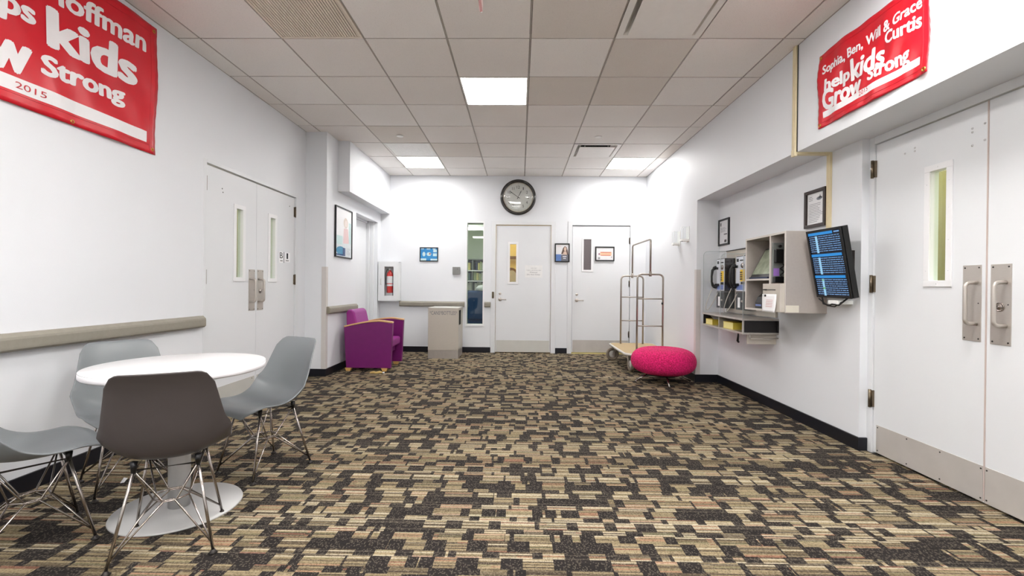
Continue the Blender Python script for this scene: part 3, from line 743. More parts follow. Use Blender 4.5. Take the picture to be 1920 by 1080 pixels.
# corridor trims seen through the double doors' panes
o = B(XL - 0.44, XL - 0.40, 4.95, 5.05, 0, 2.1).build('trim_2', M['olive'], None); o['kind'] = 'structure'
o = B(-4.2, -4.16, 6.622, 7.0, 0, 2.6).build('trim_3', M['olive'], None); o['kind'] = 'structure'
o = B(-4.2, -4.16, 7.518, 7.9, 0, 2.6).build('trim_5', M['olive'], None); o['kind'] = 'structure'
o = B(3.66, 3.70, 4.030, 4.50, 0, 2.6).build('trim_4', M['olive'], None); o['kind'] = 'structure'

# ------------------------------------------------------------------ guard rails and corner guards
def rail(name, label, axis, base, u0, u1, z0, z1, out, group):
    """bumper rail: bevelled profile that stands `out` off the wall; out sign gives the room side"""
    t = thing(name, label, 'guard rail', (0, 0, 0), 0, group); a = abs(out); sgn = 1 if out > 0 else -1
    zc = (z0 + z1) / 2; pr = [(0, z0 + 0.006), (a * 0.75, z0), (a * 0.98, z0 + 0.012), (a, z0 + 0.022), (a, z1 - 0.030), (a * 0.94, z1 - 0.018), (a * 0.55, z1), (0, z1)]
    pr = [(base + sgn * p, q) for p, q in pr]
    if axis == 'y':   # rail runs along y
        m = MB(); m.prism([(p, q) for p, q in pr], u0 + 0.012, u1 - 0.012, 'y'); m.build('rail_cover', M['rail'], t)
        for e0, e1 in ((u0, u0 + 0.012), (u1 - 0.012, u1)): m = MB(); m.prism(pr, e0, e1, 'y'); m.build('end_cap', M['railcap'], t, bevel=0.003)
    else:
        m = MB(); m.prism([(p, q) for p, q in pr], u0 + 0.012, u1 - 0.012, 'x'); m.build('rail_cover', M['rail'], t)
        for e0, e1 in ((u0, u0 + 0.012), (u1 - 0.012, u1)): m = MB(); m.prism(pr, e0, e1, 'x'); m.build('end_cap', M['railcap'], t, bevel=0.003)
G = 'taupe guard rails on the walls'
rail('guard_rail', 'long taupe guard rail on the left wall behind the round table', 'y', XL, YREAR + 0.4, 3.603, 0.738, 0.829, 0.05, G)
rail('guard_rail', 'taupe guard rail on the alcove wall behind the purple armchair', 'y', XA, 5.39, 6.335, 0.740, 0.826, 0.045, G)
rail('guard_rail', 'taupe guard rail on the back wall between fire cabinet and window slit', 'x', YB, -1.975, -0.905, 0.748, 0.832, -0.045, G)
rail('guard_rail', 'short taupe guard rail between the window slit and the first back door', 'x', YB, -0.578, -0.48, 0.748, 0.832, -0.045, G)
def guard(label, x, y, sx, sy, z0, z1):
    m = MB(); w_ = 0.05; t_ = 0.004
    m.box(min(x, x + sx * w_), max(x, x + sx * w_), min(y, y - sy * t_), max(y, y - sy * t_), z0, z1)
    m.box(min(x, x - sx * t_), max(x, x - sx * t_), min(y, y + sy * w_), max(y, y + sy * w_), z0, z1)
    return m
m = MB(); m.box(XA - 0.05, XA + 0.004, 5.370, 5.374, BH, 1.300); m.box(XA, XA + 0.004, 5.374, 5.424, BH, 1.300)
o = m.build('corner_guard', M['guard'], None); tag(o, 'pale vinyl corner guard on the left column beside the purple armchair', 'corner guard', 'corner guards')
m = MB(); m.box(XR - 0.004, XR, YC, YC + 0.05, BH, 1.305); m.box(XR - 0.004, XR + 0.05, YC - 0.004, YC, BH, 1.305)
o = m.build('corner_guard', M['guard'], None); tag(o, 'pale vinyl corner guard on the right recess corner behind the ottoman', 'corner guard', 'corner guards')

# raceway conduit
t = thing('cable_raceway', 'cream cable raceway running down the right wall into the recess', 'cable duct')
m = MB(); m.box(XR - 0.018, XR, 3.430, 3.466, ZS - 0.018, H); m.box(XR - 0.020, XR, 3.446, 3.450, ZS - 0.018, H); m.build('upper_run', M['cream'], t)
B(XR - 0.018, XB, 3.430, 3.466, ZS - 0.018, ZS).build('soffit_run', M['cream'], t)
m = MB(); m.box(XB - 0.018, XB, 3.430, 3.466, 1.35, ZS - 0.018); m.box(XB - 0.020, XB, 3.446, 3.450, 1.35, ZS - 0.018); m.build('lower_run', M['cream'], t)
B(XR - 0.021, XR, 3.427, 3.469, ZS - 0.03, ZS + 0.02).build('corner_fitting', M['cream'], t, bevel=0.002)
m = MB(); m.tube([(XR - 0.004, 3.424, ZS), (XR - 0.004, 3.424, H)], 0.003); m.build('side_cable', M['cable'], t)

# ------------------------------------------------------------------ banners
def banner(name, label, X, y0, y1, z0, z1, side, texts, strip, red_text, seed):
    """side +1: left wall, reads towards +Y; side -1: right wall, reads towards -Y"""
    t = thing(name, label, 'banner', (X, 0, 0))
    rr = random.Random(seed); ph = [rr.uniform(0, 6) for _ in range(6)]
    def off(y, z):
        u = (y - y0) / (y1 - y0); v = (z - z0) / (z1 - z0)
        d = 0.005 * math.sin(9 * u + 5 * v + ph[0]) + 0.004 * math.sin(17 * u - 7 * v + ph[1]) + 0.0025 * math.sin(31 * u + 11 * v + ph[2])
        e = max(0.0, 1 - 9 * min(u, 1 - u)) ** 2; d += 0.0012 * e * math.sin(60 * v + ph[3]) + 0.0015 * math.sin(48 * u + 3 * v + ph[4]) * (1 - v)
        return side * (0.012 + d)
    n, k = 60, 36; m = MB()
    vs = [(off(y0 + (y1 - y0) * i / n, z0 + (z1 - z0) * j / k), y0 + (y1 - y0) * i / n, z0 + (z1 - z0) * j / k) for j in range(k + 1) for i in range(n + 1)]
    fs = [(j * (n + 1) + i, j * (n + 1) + i + 1, (j + 1) * (n + 1) + i + 1, (j + 1) * (n + 1) + i) for j in range(k) for i in range(n)]
    m.add(vs, fs, True); o = m.build('banner_sheet', M['red'], t); so = o.modifiers.new('thick', 'SOLIDIFY'); so.thickness = 0.0012; so.offset = 0
    # hem: seam ridges near the edges
    hm = MB(); e = 0.045 * (z1 - z0) / 0.87 + 0.008
    def line(a, b_):
        pts = [(off(a[0] + (b_[0] - a[0]) * q / 24, a[1] + (b_[1] - a[1]) * q / 24) + side * 0.001, a[0] + (b_[0] - a[0]) * q / 24, a[1] + (b_[1] - a[1]) * q / 24) for q in range(25)]
        hm.tube(pts, 0.0012, 4)
    line((y0 + e, z0), (y0 + e, z1)); line((y1 - e, z0), (y1 - e, z1)); line((y0, z0 + e), (y1, z0 + e)); line((y0, z1 - e), (y1, z1 - e))
    hm.build('hem_stitching', M['redink'], t)
    def place(mb, body, BL, BR, hl, hr, bold, lift):
        # BL/BR (y, z) baseline ends; hl/hr capital heights
        def fn(u, v):
            y = BL[0] + (BR[0] - BL[0]) * u; z = BL[1] + (BR[1] - BL[1]) * u + v * (hl + (hr - hl) * u)
            return (off(y, z) + side * lift, y, z)
        add_text(mb, body, fn, bold)
    def sheet(mb, ya, yb, za, zb, lift):
        nn = 30
        vs = [(off(ya + (yb - ya) * i / nn, za + (zb - za) * j / 3) + side * lift, ya + (yb - ya) * i / nn, za + (zb - za) * j / 3) for j in range(4) for i in range(nn + 1)]
        mb.add(vs, [(j * (nn + 1) + i, j * (nn + 1) + i + 1, (j + 1) * (nn + 1) + i + 1, (j + 1) * (nn + 1) + i) for j in range(3) for i in range(nn)], False)
    wm = MB()
    for a in texts: place(wm, *a, 0.0022)
    wm.build('white_lettering', M['bannerwhite'], t)
    stp = MB(); sheet(stp, *strip, 0.0018); stp.build('white_strip', M['bannerwhite'], t)
    rm = MB(); place(rm, *red_text, 0.0034); rm.build('year_lettering', M['redink'], t)
    for (yy, zz) in [(y0 + e * 0.5, z0 + e * 0.6), (y1 - e * 0.5, z0 + e * 0.6), (y0 + e * 0.5, z1 - e * 0.6), (y1 - e * 0.5, z1 - e * 0.6)] + ([(2.54, z0 + 0.02), (2.0, z0 + 0.02)] if side > 0 else []):
        g = MB(); g.lathe([(0.006, side * 0.001), (0.007, side * 0.004), (0.011, side * 0.004), (0.012, side * 0.001)], 16, axis='x', o=(off(yy, zz), yy, zz), cap=False); g.build('grommet', M['brass'], t)
    return t
banner('vinyl_banner', 'large red vinyl banner with white lettering high on the left wall', XL, 1.63, 3.136, 1.975, 2.852, 1,
       [('Hoffman', (2.368, 2.600), (3.040, 2.644), 0.115, 0.120, 0.034), ('helps', (1.93, 2.395), (2.345, 2.424), 0.125, 0.120, 0.045),
        ('kids', (2.393, 2.356), (2.982, 2.388), 0.222, 0.205, 0.048), ('Grow', (1.72, 2.125), (2.322, 2.148), 0.21, 0.20, 0.052),
        ('Strong', (2.360, 2.186), (2.888, 2.236), 0.105, 0.098, 0.048)],
       (1.70, 3.054, 2.041, 2.114), ('2015', (2.247, 2.061), (2.393, 2.062), 0.033, 0.032, 0.0), 4)
banner('vinyl_banner', 'smaller red vinyl banner with white lettering above the right double door', XR, 2.328, 3.176, 2.186, 2.684, -1,
       [('Sophia, Ben, Will & Grace', (3.124, 2.537), (2.369, 2.537), 0.056, 0.060, 0.034), ('Curtis', (2.604, 2.467), (2.368, 2.436), 0.064, 0.078, 0.040),
        ('help', (3.101, 2.418), (2.878, 2.400), 0.080, 0.086, 0.045), ('kids', (2.872, 2.383), (2.600, 2.361), 0.138, 0.128, 0.040),
        ('Grow', (3.124, 2.293), (2.768, 2.281), 0.134, 0.100, 0.050), ('Strong', (2.724, 2.318), (2.436, 2.297), 0.070, 0.084, 0.045)],
       (2.379, 3.128, 2.246, 2.286), ('2015', (2.791, 2.254), (2.720, 2.262), 0.026, 0.026, 0.0), 9)

# ------------------------------------------------------------------ pictures
def picture(label, loc, rz, w_, h_, fw, fmat, art, depth=0.018, cat='picture', name='framed_picture', group=None, glass=True):
    """local: x along the wall centred, z up from bottom, -y into the room. art(mb_dict) adds shapes"""
    t = thing(name, label, cat, loc, rz, group)
    f = MB(); a = w_ / 2
    f.box(-a, a, -depth, 0, 0, fw); f.box(-a, a, -depth, 0, h_ - fw, h_); f.box(-a, -a + fw, -depth, 0, fw, h_ - fw); f.box(a - fw, a, -depth, 0, fw, h_ - fw)
    f.build('frame', fmat, t, bevel=0.0015)
    B(-a + fw, a - fw, -depth * 0.45, -0.001, fw, h_ - fw).build('print', M['paper'], t)
    art(t, -a + fw, a - fw, fw, h_ - fw, -depth * 0.45)
    if glass: B(-a + fw, a - fw, -depth * 0.8, -depth * 0.8 + 0.001, fw, h_ - fw).build('glass', M['picglass'], t)
    return t
PM = {}
def pm(c_):
    if c_ not in PM: PM[c_] = mat('print_%d_%d_%d' % c_, c_, 0.6, ns=30, amt=0.05)
    return PM[c_]
def flat(t, nm, col, polys, y, k=1):
    m = MB()
    for p in polys: m.add([(a, y - 0.0004 * k, b_) for a, b_ in p], [tuple(range(len(p)))], False)
    return m.build(nm, pm(col) if isinstance(col, tuple) else col, t)
def R4(a, b_, c_, d_): return [(a, c_), (b_, c_), (b_, d_), (a, d_)]
def blob(cx, cz, rx, rz_, n_=18, a0=0.0): return [(cx + rx * math.cos(a0 + 2 * PI * i / n_), cz + rz_ * math.sin(a0 + 2 * PI * i / n_)) for i in range(n_)]
def lines(x0, x1, z0, z1, n_, r, th=None):
    out = []; st = (z1 - z0) / n_
    for i in range(n_):
        z = z1 - (i + 0.7) * st; L = r.uniform(0.6, 1.0) * (x1 - x0); out.append(R4(x0, x0 + L, z, z + (th or st * 0.3)))
    return out
rp = random.Random(2)
def art_poster(t, x0, x1, z0, z1, y):
    W_, H_ = x1 - x0, z1 - z0
    flat(t, 'pale_ground', (226, 234, 238), [R4(x0, x1, z0 + H_ * 0.0, z0 + H_ * 0.42)], y, 1)
    flat(t, 'figure_hair', (228, 214, 202), [blob(x0 + W_ * 0.62, z0 + H_ * 0.72, W_ * 0.14, H_ * 0.11)], y, 2)
    flat(t, 'figure_face', (242, 228, 222), [blob(x0 + W_ * 0.64, z0 + H_ * 0.71, W_ * 0.08, H_ * 0.07)], y, 3)
    flat(t, 'figure_dress', (240, 208, 208), [[(x0 + W_ * 0.50, z0 + H_ * 0.60), (x0 + W_ * 0.76, z0 + H_ * 0.61), (x0 + W_ * 0.84, z0 + H_ * 0.30), (x0 + W_ * 0.46, z0 + H_ * 0.28)]], y, 2)
    flat(t, 'sky_patch', (206, 232, 232), [R4(x0 + W_ * 0.82, x1 - 0.01, z0 + H_ * 0.3, z0 + H_ * 0.75), R4(x0 + W_ * 0.06, x0 + W_ * 0.40, z0 + H_ * 0.25, z0 + H_ * 0.43)], y, 2)
    flat(t, 'blue_block', (92, 160, 196), [blob(x0 + W_ * 0.32, z0 + H_ * 0.12, W_ * 0.28, H_ * 0.09)], y, 3)
    flat(t, 'navy_block', (50, 78, 130), [R4(x0 + W_ * 0.44, x0 + W_ * 0.60, z0 + H_ * 0.02, z0 + H_ * 0.19), R4(x0 + W_ * 0.04, x0 + W_ * 0.5, z0 + H_ * 0.02, z0 + H_ * 0.05)], y, 4)
    flat(t, 'small_print', (170, 174, 182), lines(x0 + W_ * 0.66, x1 - 0.03, z0 + 0.03, z0 + H_ * 0.2, 7, rp), y, 3)
picture('black-framed poster with a standing figure and a blue block on the alcove wall', (XA, 5.885, 1.436), PI / 2, 0.555, 0.643, 0.014, M['blackframe'], art_poster, depth=0.022, name='framed_poster', cat='poster')
def art_blue(t, x0, x1, z0, z1, y):
    W_, H_ = x1 - x0, z1 - z0
    flat(t, 'blue_ground', (28, 140, 206), [R4(x0, x1, z0, z1)], y, 1)
    flat(t, 'cloud', (196, 226, 228), [blob(x0 + W_ * 0.2, z0 + H_ * 0.52, W_ * 0.09, H_ * 0.18), blob(x0 + W_ * 0.50, z0 + H_ * 0.52, W_ * 0.14, H_ * 0.15), R4(x0 + W_ * 0.76, x1 - 0.01, z0 + H_ * 0.68, z0 + H_ * 0.88), R4(x0 + W_ * 0.74, x1 - 0.008, z0 + H_ * 0.36, z0 + H_ * 0.58)], y, 2)
    flat(t, 'red_spot', (186, 80, 64), [blob(x0 + W_ * 0.56, z0 + H_ * 0.55, W_ * 0.045, H_ * 0.07)], y, 3)
    flat(t, 'pale_band', (206, 238, 242), [R4(x0, x0 + W_ * 0.34, z0, z0 + H_ * 0.17), R4(x0 + W_ * 0.6, x1, z0 + H_ * 0.02, z0 + H_ * 0.15), R4(x0 + W_ * 0.02, x0 + W_ * 0.2, z1 - H_ * 0.1, z1 - 0.003), R4(x0 + W_ * 0.36, x0 + W_ * 0.58, z1 - H_ * 0.1, z1 - 0.003), R4(x0 + W_ * 0.72, x0 + W_ * 0.9, z1 - H_ * 0.1, z1 - 0.003)], y, 2)
picture('small black-framed bright blue print on the back wall above the recycling bin', (-1.499, YB, 1.486), 0, 0.302, 0.231, 0.013, M['blackframe'], art_blue)
def art_portrait(t, x0, x1, z0, z1, y):
    W_, H_ = x1 - x0, z1 - z0
    flat(t, 'brown_hair', (104, 80, 70), [[(x0 + W_ * 0.42, z0 + H_ * 0.42), (x0 + W_ * 0.56, z0 + H_ * 0.78), (x0 + W_ * 0.70, z1 - H_ * 0.1), (x0 + W_ * 0.84, z1 - H_ * 0.16), (x0 + W_ * 0.92, z0 + H_ * 0.66), (x1, z0 + H_ * 0.36), (x0 + W_ * 0.8, z0 + H_ * 0.4)]], y, 2)
    flat(t, 'face', (232, 204, 186), [blob(x0 + W_ * 0.73, z0 + H_ * 0.72, W_ * 0.10, H_ * 0.13), [(x0 + W_ * 0.52, z0 + H_ * 0.38), (x0 + W_ * 0.64, z0 + H_ * 0.58), (x0 + W_ * 0.82, z0 + H_ * 0.58), (x0 + W_ * 0.88, z0 + H_ * 0.38)]], y, 3)
    flat(t, 'blue_card', (92, 132, 200), [R4(x0, x0 + W_ * 0.42, z0, z0 + H_ * 0.40)], y, 3)
    flat(t, 'grey_top', (112, 114, 126), [R4(x0 + W_ * 0.42, x1, z0, z0 + H_ * 0.38)], y, 3)
    flat(t, 'white_print', (236, 236, 240), [R4(x0 + W_ * 0.54, x0 + W_ * 0.84, z0 + H_ * 0.24, z0 + H_ * 0.30), R4(x0 + W_ * 0.58, x0 + W_ * 0.8, z0 + H_ * 0.13, z0 + H_ * 0.18)], y, 4)
    flat(t, 'pink_print', (236, 206, 206), lines(x0 + W_ * 0.08, x0 + W_ * 0.5, z0 + H_ * 0.84, z0 + H_ * 0.95, 2, rp), y, 2)
picture('black-framed portrait of a long-haired person hanging between the two back doors', (0.6845, YB - 0.010, 1.495), 0, 0.243, 0.304, 0.018, M['blackframe'], art_portrait)
def art_orange(t, x0, x1, z0, z1, y):
    W_, H_ = x1 - x0, z1 - z0
    flat(t, 'orange_band', (250, 212, 176), [R4(x0 + W_ * 0.22, x0 + W_ * 0.90, z0 + H_ * 0.36, z0 + H_ * 0.66)], y, 1)
    flat(t, 'red_band', (230, 150, 128), [R4(x0 + W_ * 0.26, x0 + W_ * 0.86, z0 + H_ * 0.56, z0 + H_ * 0.66), R4(x0 + W_ * 0.26, x0 + W_ * 0.84, z0 + H_ * 0.34, z0 + H_ * 0.42)], y, 2)
    flat(t, 'mauve_dot', (176, 132, 160), [blob(x0 + W_ * 0.17, z0 + H_ * 0.48, W_ * 0.05, H_ * 0.08), blob(x0 + W_ * 0.90, z0 + H_ * 0.24, W_ * 0.03, H_ * 0.04)], y, 2)
    flat(t, 'grey_stamp', (168, 172, 172), [R4(x0 + W_ * 0.10, x0 + W_ * 0.22, z0 + H_ * 0.06, z0 + H_ * 0.22)], y, 2)
picture('black-framed orange and white notice hanging on the second back door', (1.381, YB + 0.006, 1.518), 0, 0.312, 0.236, 0.018, M['blackframe'], art_orange)
def art_notice(t, x0, x1, z0, z1, y):
    W_, H_ = x1 - x0, z1 - z0
    flat(t, 'print_lines', (150, 148, 158), lines(x0 + W_ * 0.1, x1 - W_ * 0.1, z0 + H_ * 0.06, z0 + H_ * 0.68, 12, rp), y, 1)
    flat(t, 'emblem', (140, 146, 156), [blob(x0 + W_ * 0.70, z0 + H_ * 0.80, W_ * 0.17, H_ * 0.055), [(x0 + W_ * 0.66, z0 + H_ * 0.82), (x0 + W_ * 0.74, z0 + H_ * 0.92), (x0 + W_ * 0.84, z0 + H_ * 0.8)]], y, 1)
    flat(t, 'heading', (120, 120, 130), lines(x0 + W_ * 0.08, x0 + W_ * 0.4, z0 + H_ * 0.76, z0 + H_ * 0.92, 3, rp), y, 1)
picture('brown-framed letter with an emblem above the arrivals screen in the recess', (XB, 3.593, 1.572), -PI / 2, 0.252, 0.292, 0.024, M['brownframe'], art_notice, depth=0.028, name='framed_notice', cat='notice')
def art_small(t, x0, x1, z0, z1, y):
    W_, H_ = x1 - x0, z1 - z0
    flat(t, 'pale_ground', (240, 240, 243), [R4(x0, x1, z0, z1)], y, 1)
    flat(t, 'black_print', (50, 50, 58), [R4(x0 + W_ * 0.10, x0 + W_ * 0.20, z0 + H_ * 0.78, z0 + H_ * 0.92), R4(x0 + W_ * 0.5, x0 + W_ * 0.85, z0 + H_ * 0.38, z0 + H_ * 0.42), R4(x0 + W_ * 0.56, x0 + W_ * 0.80, z0 + H_ * 0.05, z0 + H_ * 0.16)], y, 2)
    flat(t, 'grey_print', (140, 142, 150), lines(x0 + W_ * 0.12, x0 + W_ * 0.8, z0 + H_ * 0.5, z0 + H_ * 0.72, 4, rp), y, 2)
picture('small black-framed notice in the far corner of the recess above the pay phones', (XB, 5.202, 1.576), -PI / 2, 0.262, 0.300, 0.020, M['blackframe'], art_small, name='framed_notice', cat='notice')
# paper sheet on door 2
o = B(-0.143, 0.143, -0.0012, 0, 0, 0.200).build('paper_notice', pm((234, 234, 234)), None); o.location = (0.224, YB + 0.012, 1.238); tag(o, 'white paper notice taped to the first back door', 'notice')
m = MB()
for i, (tx, ww) in enumerate(((None, 0.10), (None, 0.23), ('Please', 0.12), ('Do Not Enter', 0.22))):
    zz = 0.148 - i * 0.036
    if tx: add_text(m, tx, lambda u, v, ww=ww, zz=zz: (-ww / 2 + ww * u, -0.0018, zz + 0.018 * v), 0.0)
    else:
        m2 = MB()      # words too faint to read: short marks
        xx_ = -ww / 2
        while xx_ < ww / 2: m2.box(xx_, xx_ + 0.009, -0.0018, -0.0012, zz, zz + rp.choice([0.010, 0.014])); xx_ += rp.choice([0.012, 0.012, 0.018])
        m2.build('faint_lettering', pm((196, 196, 198)), o)['kind'] = 'stuff'
m.build('notice_lettering', M['ink'], o)

# ------------------------------------------------------------------ clock
t = thing('wall_clock', 'round wall clock with dark rim and black numerals above the back door', 'clock', (-0.043, YB, 2.548))
m = MB(); m.lathe([(0.285, 0.0), (0.293, -0.012), (0.288, -0.034), (0.268, -0.046), (0.250, -0.036), (0.243, -0.018), (0.243, -0.008)], 64, axis='y', cap=False); m.build('rim', M['clockrim'], t)
m = MB(); m.lathe([(0.0, -0.010), (0.244, -0.010), (0.244, -0.002)], 64, axis='y'); m.smf = [False] * len(m.smf); m.build('dial', M['clockface'], t)
m = MB(); m.lathe([(0.243, -0.012), (0.232, -0.0125), (0.232, -0.010)], 64, axis='y', cap=False); m.build('dial_ring', pm((206, 196, 176)), t)
m = MB()
for n_ in range(1, 13):
    a = PI / 2 - n_ * PI / 6; cx, cz = 0.165 * math.cos(a), 0.165 * math.sin(a); ww = 0.026 * (1.9 if n_ >= 10 else 1)
    if n_ == 1: ww = 0.012
    if n_ == 11: ww = 0.036
    add_text(m, str(n_), lambda u, v, cx=cx, cz=cz, ww=ww: (cx - ww / 2 + ww * u, -0.0115, cz - 0.023 + 0.046 * v), 0.0)
for n_ in range(60):
    a = n_ * PI / 30; q = 0.215; L = 0.010 if n_ % 5 == 0 else 0.005; wd = 0.002 if n_ % 5 == 0 else 0.0008
    dx, dz = math.cos(a), math.sin(a); m.add([(q * dx - wd * dz, -0.0115, q * dz + wd * dx), (q * dx + wd * dz, -0.0115, q * dz - wd * dx), ((q + L) * dx + wd * dz, -0.0115, (q + L) * dz - wd * dx), ((q + L) * dx - wd * dz, -0.0115, (q + L) * dz + wd * dx)], [(0, 1, 2, 3)], False)
m.build('numerals', M['black_ink'], t)
def hand(nm, ang, L, tail, wd, y):
    dx, dz = math.sin(ang), math.cos(ang); px, pz = dz, -dx; m = MB()
    pts = [(-tail, wd * 0.6), (-tail * 0.6, wd * 1.0), (0, wd * 0.6), (L * 0.68, wd * 0.9), (L * 0.74, wd * 1.6), (L * 0.8, wd * 0.7), (L, 0.0005)]
    poly = [(dx * a + px * b_, dz * a + pz * b_) for a, b_ in pts] + [(dx * a - px * b_, dz * a - pz * b_) for a, b_ in reversed(pts)]
    m.prism(poly, y - 0.001, y + 0.001, 'y'); m.build(nm, M['black_ink'], t)
hand('hour_hand', math.radians(26), 0.128, 0.034, 0.0055, -0.016); hand('minute_hand', math.radians(-55), 0.178, 0.034, 0.005, -0.020)
m = MB(); m.lathe([(0.0, -0.0235), (0.008, -0.022), (0.008, -0.012)], 16, axis='y'); m.build('hub', M['black_ink'], t)
m = MB(); m.lathe([(0.0, -0.038), (0.10, -0.0375), (0.20, -0.034), (0.247, -0.030), (0.247, -0.028)], 48, axis='y'); m.build('cover_glass', M['coverglass'], t)

# grey wall plate
t = thing('wall_box', 'small square grey metal wall box between blue print and window slit', 'wall box', (-1.045, YB, 1.275))
B(-0.061, 0.061, -0.03, 0, 0, 0.124).build('box_body', M['boxgrey'], t, bevel=0.004); m = MB(); m.lathe([(0.0, -0.033), (0.006, -0.033), (0.006, -0.030)], 10, axis='y', o=(0.02, 0, 0.09)); m.build('lock', M['darkmetal'], t)

# fire extinguisher cabinet
t = thing('fire_cabinet', 'white wall-mounted fire extinguisher cabinet with a glazed door', 'cabinet', (-2.123, YB, 0.835))
# measured in front of the wall by its depth
D_ = 0.14; a = 0.165; hz = 0.635
m = MB(); m.box(-a, -a + 0.006, -D_, 0, 0, hz); m.box(a - 0.006, a, -D_, 0, 0, hz); m.box(-a, a, -D_, 0, 0, 0.006); m.box(-a, a, -D_, 0, hz - 0.006, hz); m.box(-a, a, -0.008, -0.001, 0, hz)
m.build('cabinet_box', [M['cabinet']], t)
B(-a + 0.006, a - 0.006, -0.030, -0.008, 0.006, hz - 0.006).build('inner_back', M['cabinside'], t)
dr = MB(); g0, g1, h0, h1 = -0.066, 0.082, 0.085, 0.555
wall_panel(dr, 'y', -D_ - 0.014, -D_, -a, a, 0, hz, [(g0, g1, h0, h1)])
drp = dr.build('cabinet_door', M['cabinet'], t, bevel=0.0)
m = MB(); m.box(-a + 0.025, a - 0.025, -D_ - 0.016, -D_ - 0.014, 0.025, 0.028); m.box(-a + 0.025, a - 0.025, -D_ - 0.016, -D_ - 0.014, hz - 0.028, hz - 0.025); m.box(-a + 0.025, -a + 0.028, -D_ - 0.016, -D_ - 0.014, 0.028, hz - 0.028); m.box(a - 0.028, a - 0.025, -D_ - 0.016, -D_ - 0.014, 0.028, hz - 0.028)
m.build('door_bead', M['cabinet'], drp)
m = MB(); m.tube([(-0.118, -D_ - 0.014, 0.26), (-0.118, -D_ - 0.032, 0.27), (-0.118, -D_ - 0.032, 0.35), (-0.118, -D_ - 0.014, 0.36)], 0.004, 8); m.build('door_pull', M['steel'], drp)
B(g0, g1, -D_ - 0.009, -D_ - 0.006, h0, h1).build('cabinet_glass', M['picglass'], t)
e = thing('fire_extinguisher', 'red fire extinguisher with white label standing in the white wall cabinet', 'extinguisher', (-2.115, YB - 0.085, 0.945))
m = MB(); m.lathe([(0.0, 0.02), (0.05, 0.02), (0.052, 0.03), (0.052, 0.31), (0.045, 0.345), (0.022, 0.37), (0.02, 0.385), (0.0, 0.385)], 32); m.build('cylinder', M['extred'], e)
m = MB(); m.lathe([(0.0527, 0.175), (0.0527, 0.29)], 32, cap=False); m.v = m.v; m.build('instruction_label', M['paper'], e)
m = MB(); m.lathe([(0.0527, 0.13), (0.0527, 0.16)], 32, cap=False); m.build('white_band', M['paper'], e)
m = MB(); m.tube([(0, 0, 0.38), (0, 0, 0.41)], 0.016, 12); m.box(-0.012, 0.055, -0.008, 0.008, 0.405, 0.412); m.box(-0.02, 0.05, -0.008, 0.008, 0.430, 0.437); m.box(-0.02, -0.010, -0.008, 0.008, 0.405, 0.437); m.build('valve_handle', M['steel'], e)
m = MB(); m.tube([(-0.015, 0, 0.40), (-0.05, -0.01, 0.395), (-0.064, -0.02, 0.34), (-0.066, -0.02, 0.20), (-0.060, -0.02, 0.15)], 0.006, 8); m.build('hose', M['blackp'], e)
m = MB(); m.lathe([(0.0, -0.020), (0.014, -0.020), (0.014, 0.0)], 14, axis='y', o=(0.0, -0.012, 0.40)); m.build('gauge', M['paper'], e)
B(-0.05, 0.05, -0.03, 0.03, -0.07, 0.02).build('foot_block', M['cabinside'], e)

# clear wall dispensers on the right wall
def dispenser(label, yy, zz):
    t = thing('wall_dispenser', label, 'dispenser', (XR, yy, zz), -PI / 2, 'clear dispensers on the right wall')
    B(-0.05, 0.05, -0.005, 0, -0.04, 0.15).build('back_plate', M['white_tube'], t, bevel=0.002)
    B(-0.042, 0.042, -0.075, -0.006, 0.0, 0.145).build('clear_tank', M['acrylic'], t, bevel=0.006)
    m = MB()
    for sx in (-0.042, 0.042): m.tube([(sx, -0.075, 0), (sx, -0.075, 0.145)], 0.0015, 6)
    m.tube([(-0.042, -0.075, 0.145), (0.042, -0.075, 0.145)], 0.002, 6); m.build('tank_edge', M['white_tube'], t)
    m = MB(); m.box(-0.038, 0.038, -0.085, -0.005, -0.03, 0.0); m.build('pump_base', M['white_tube'], t, bevel=0.006)
    m = MB(); m.tube([(0, -0.07, -0.032), (0, -0.07, -0.018)], 0.009, 10); m.build('nozzle', M['blackp'], t)
dispenser('clear wall dispenser nearer the recess corner, beside another like it', 5.62, 1.69)
dispenser('clear wall dispenser nearer the luggage cart, beside another like it', 5.93, 1.67)

# ------------------------------------------------------------------ recycling bin
t = thing('recycling_bin', 'stainless steel recycling bin lettered CANS BOTTLES by the back wall', 'bin', (-1.14, 7.03, 0))
a = 0.228
B(-a, a, -0.23, 0.28, 0.125, 0.752).build('bin_body', M['binmetal'], t, bevel=0.004)
B(-a + 0.003, a - 0.003, -0.229, 0.277, 0.0, 0.125).build('bin_base', M['shelfsteel'], t)
B(-a - 0.002, a + 0.002, -0.232, 0.282, 0.752, 0.760).build('bin_top', M['kick_light'], t, bevel=0.003)  # paler than the body: the shine on the top is put into its colour
B(a - 0.001, a + 0.002, -0.18, 0.02, 0.50, 0.72).build('side_opening', M['dark'], t)
m = MB(); add_text(m, '*CANS*BOTTLES*', lambda u, v: (-0.205 + 0.41 * u, -0.2312, 0.655 + 0.055 * v), 0.0); m.build('bin_lettering', M['ink'], t)

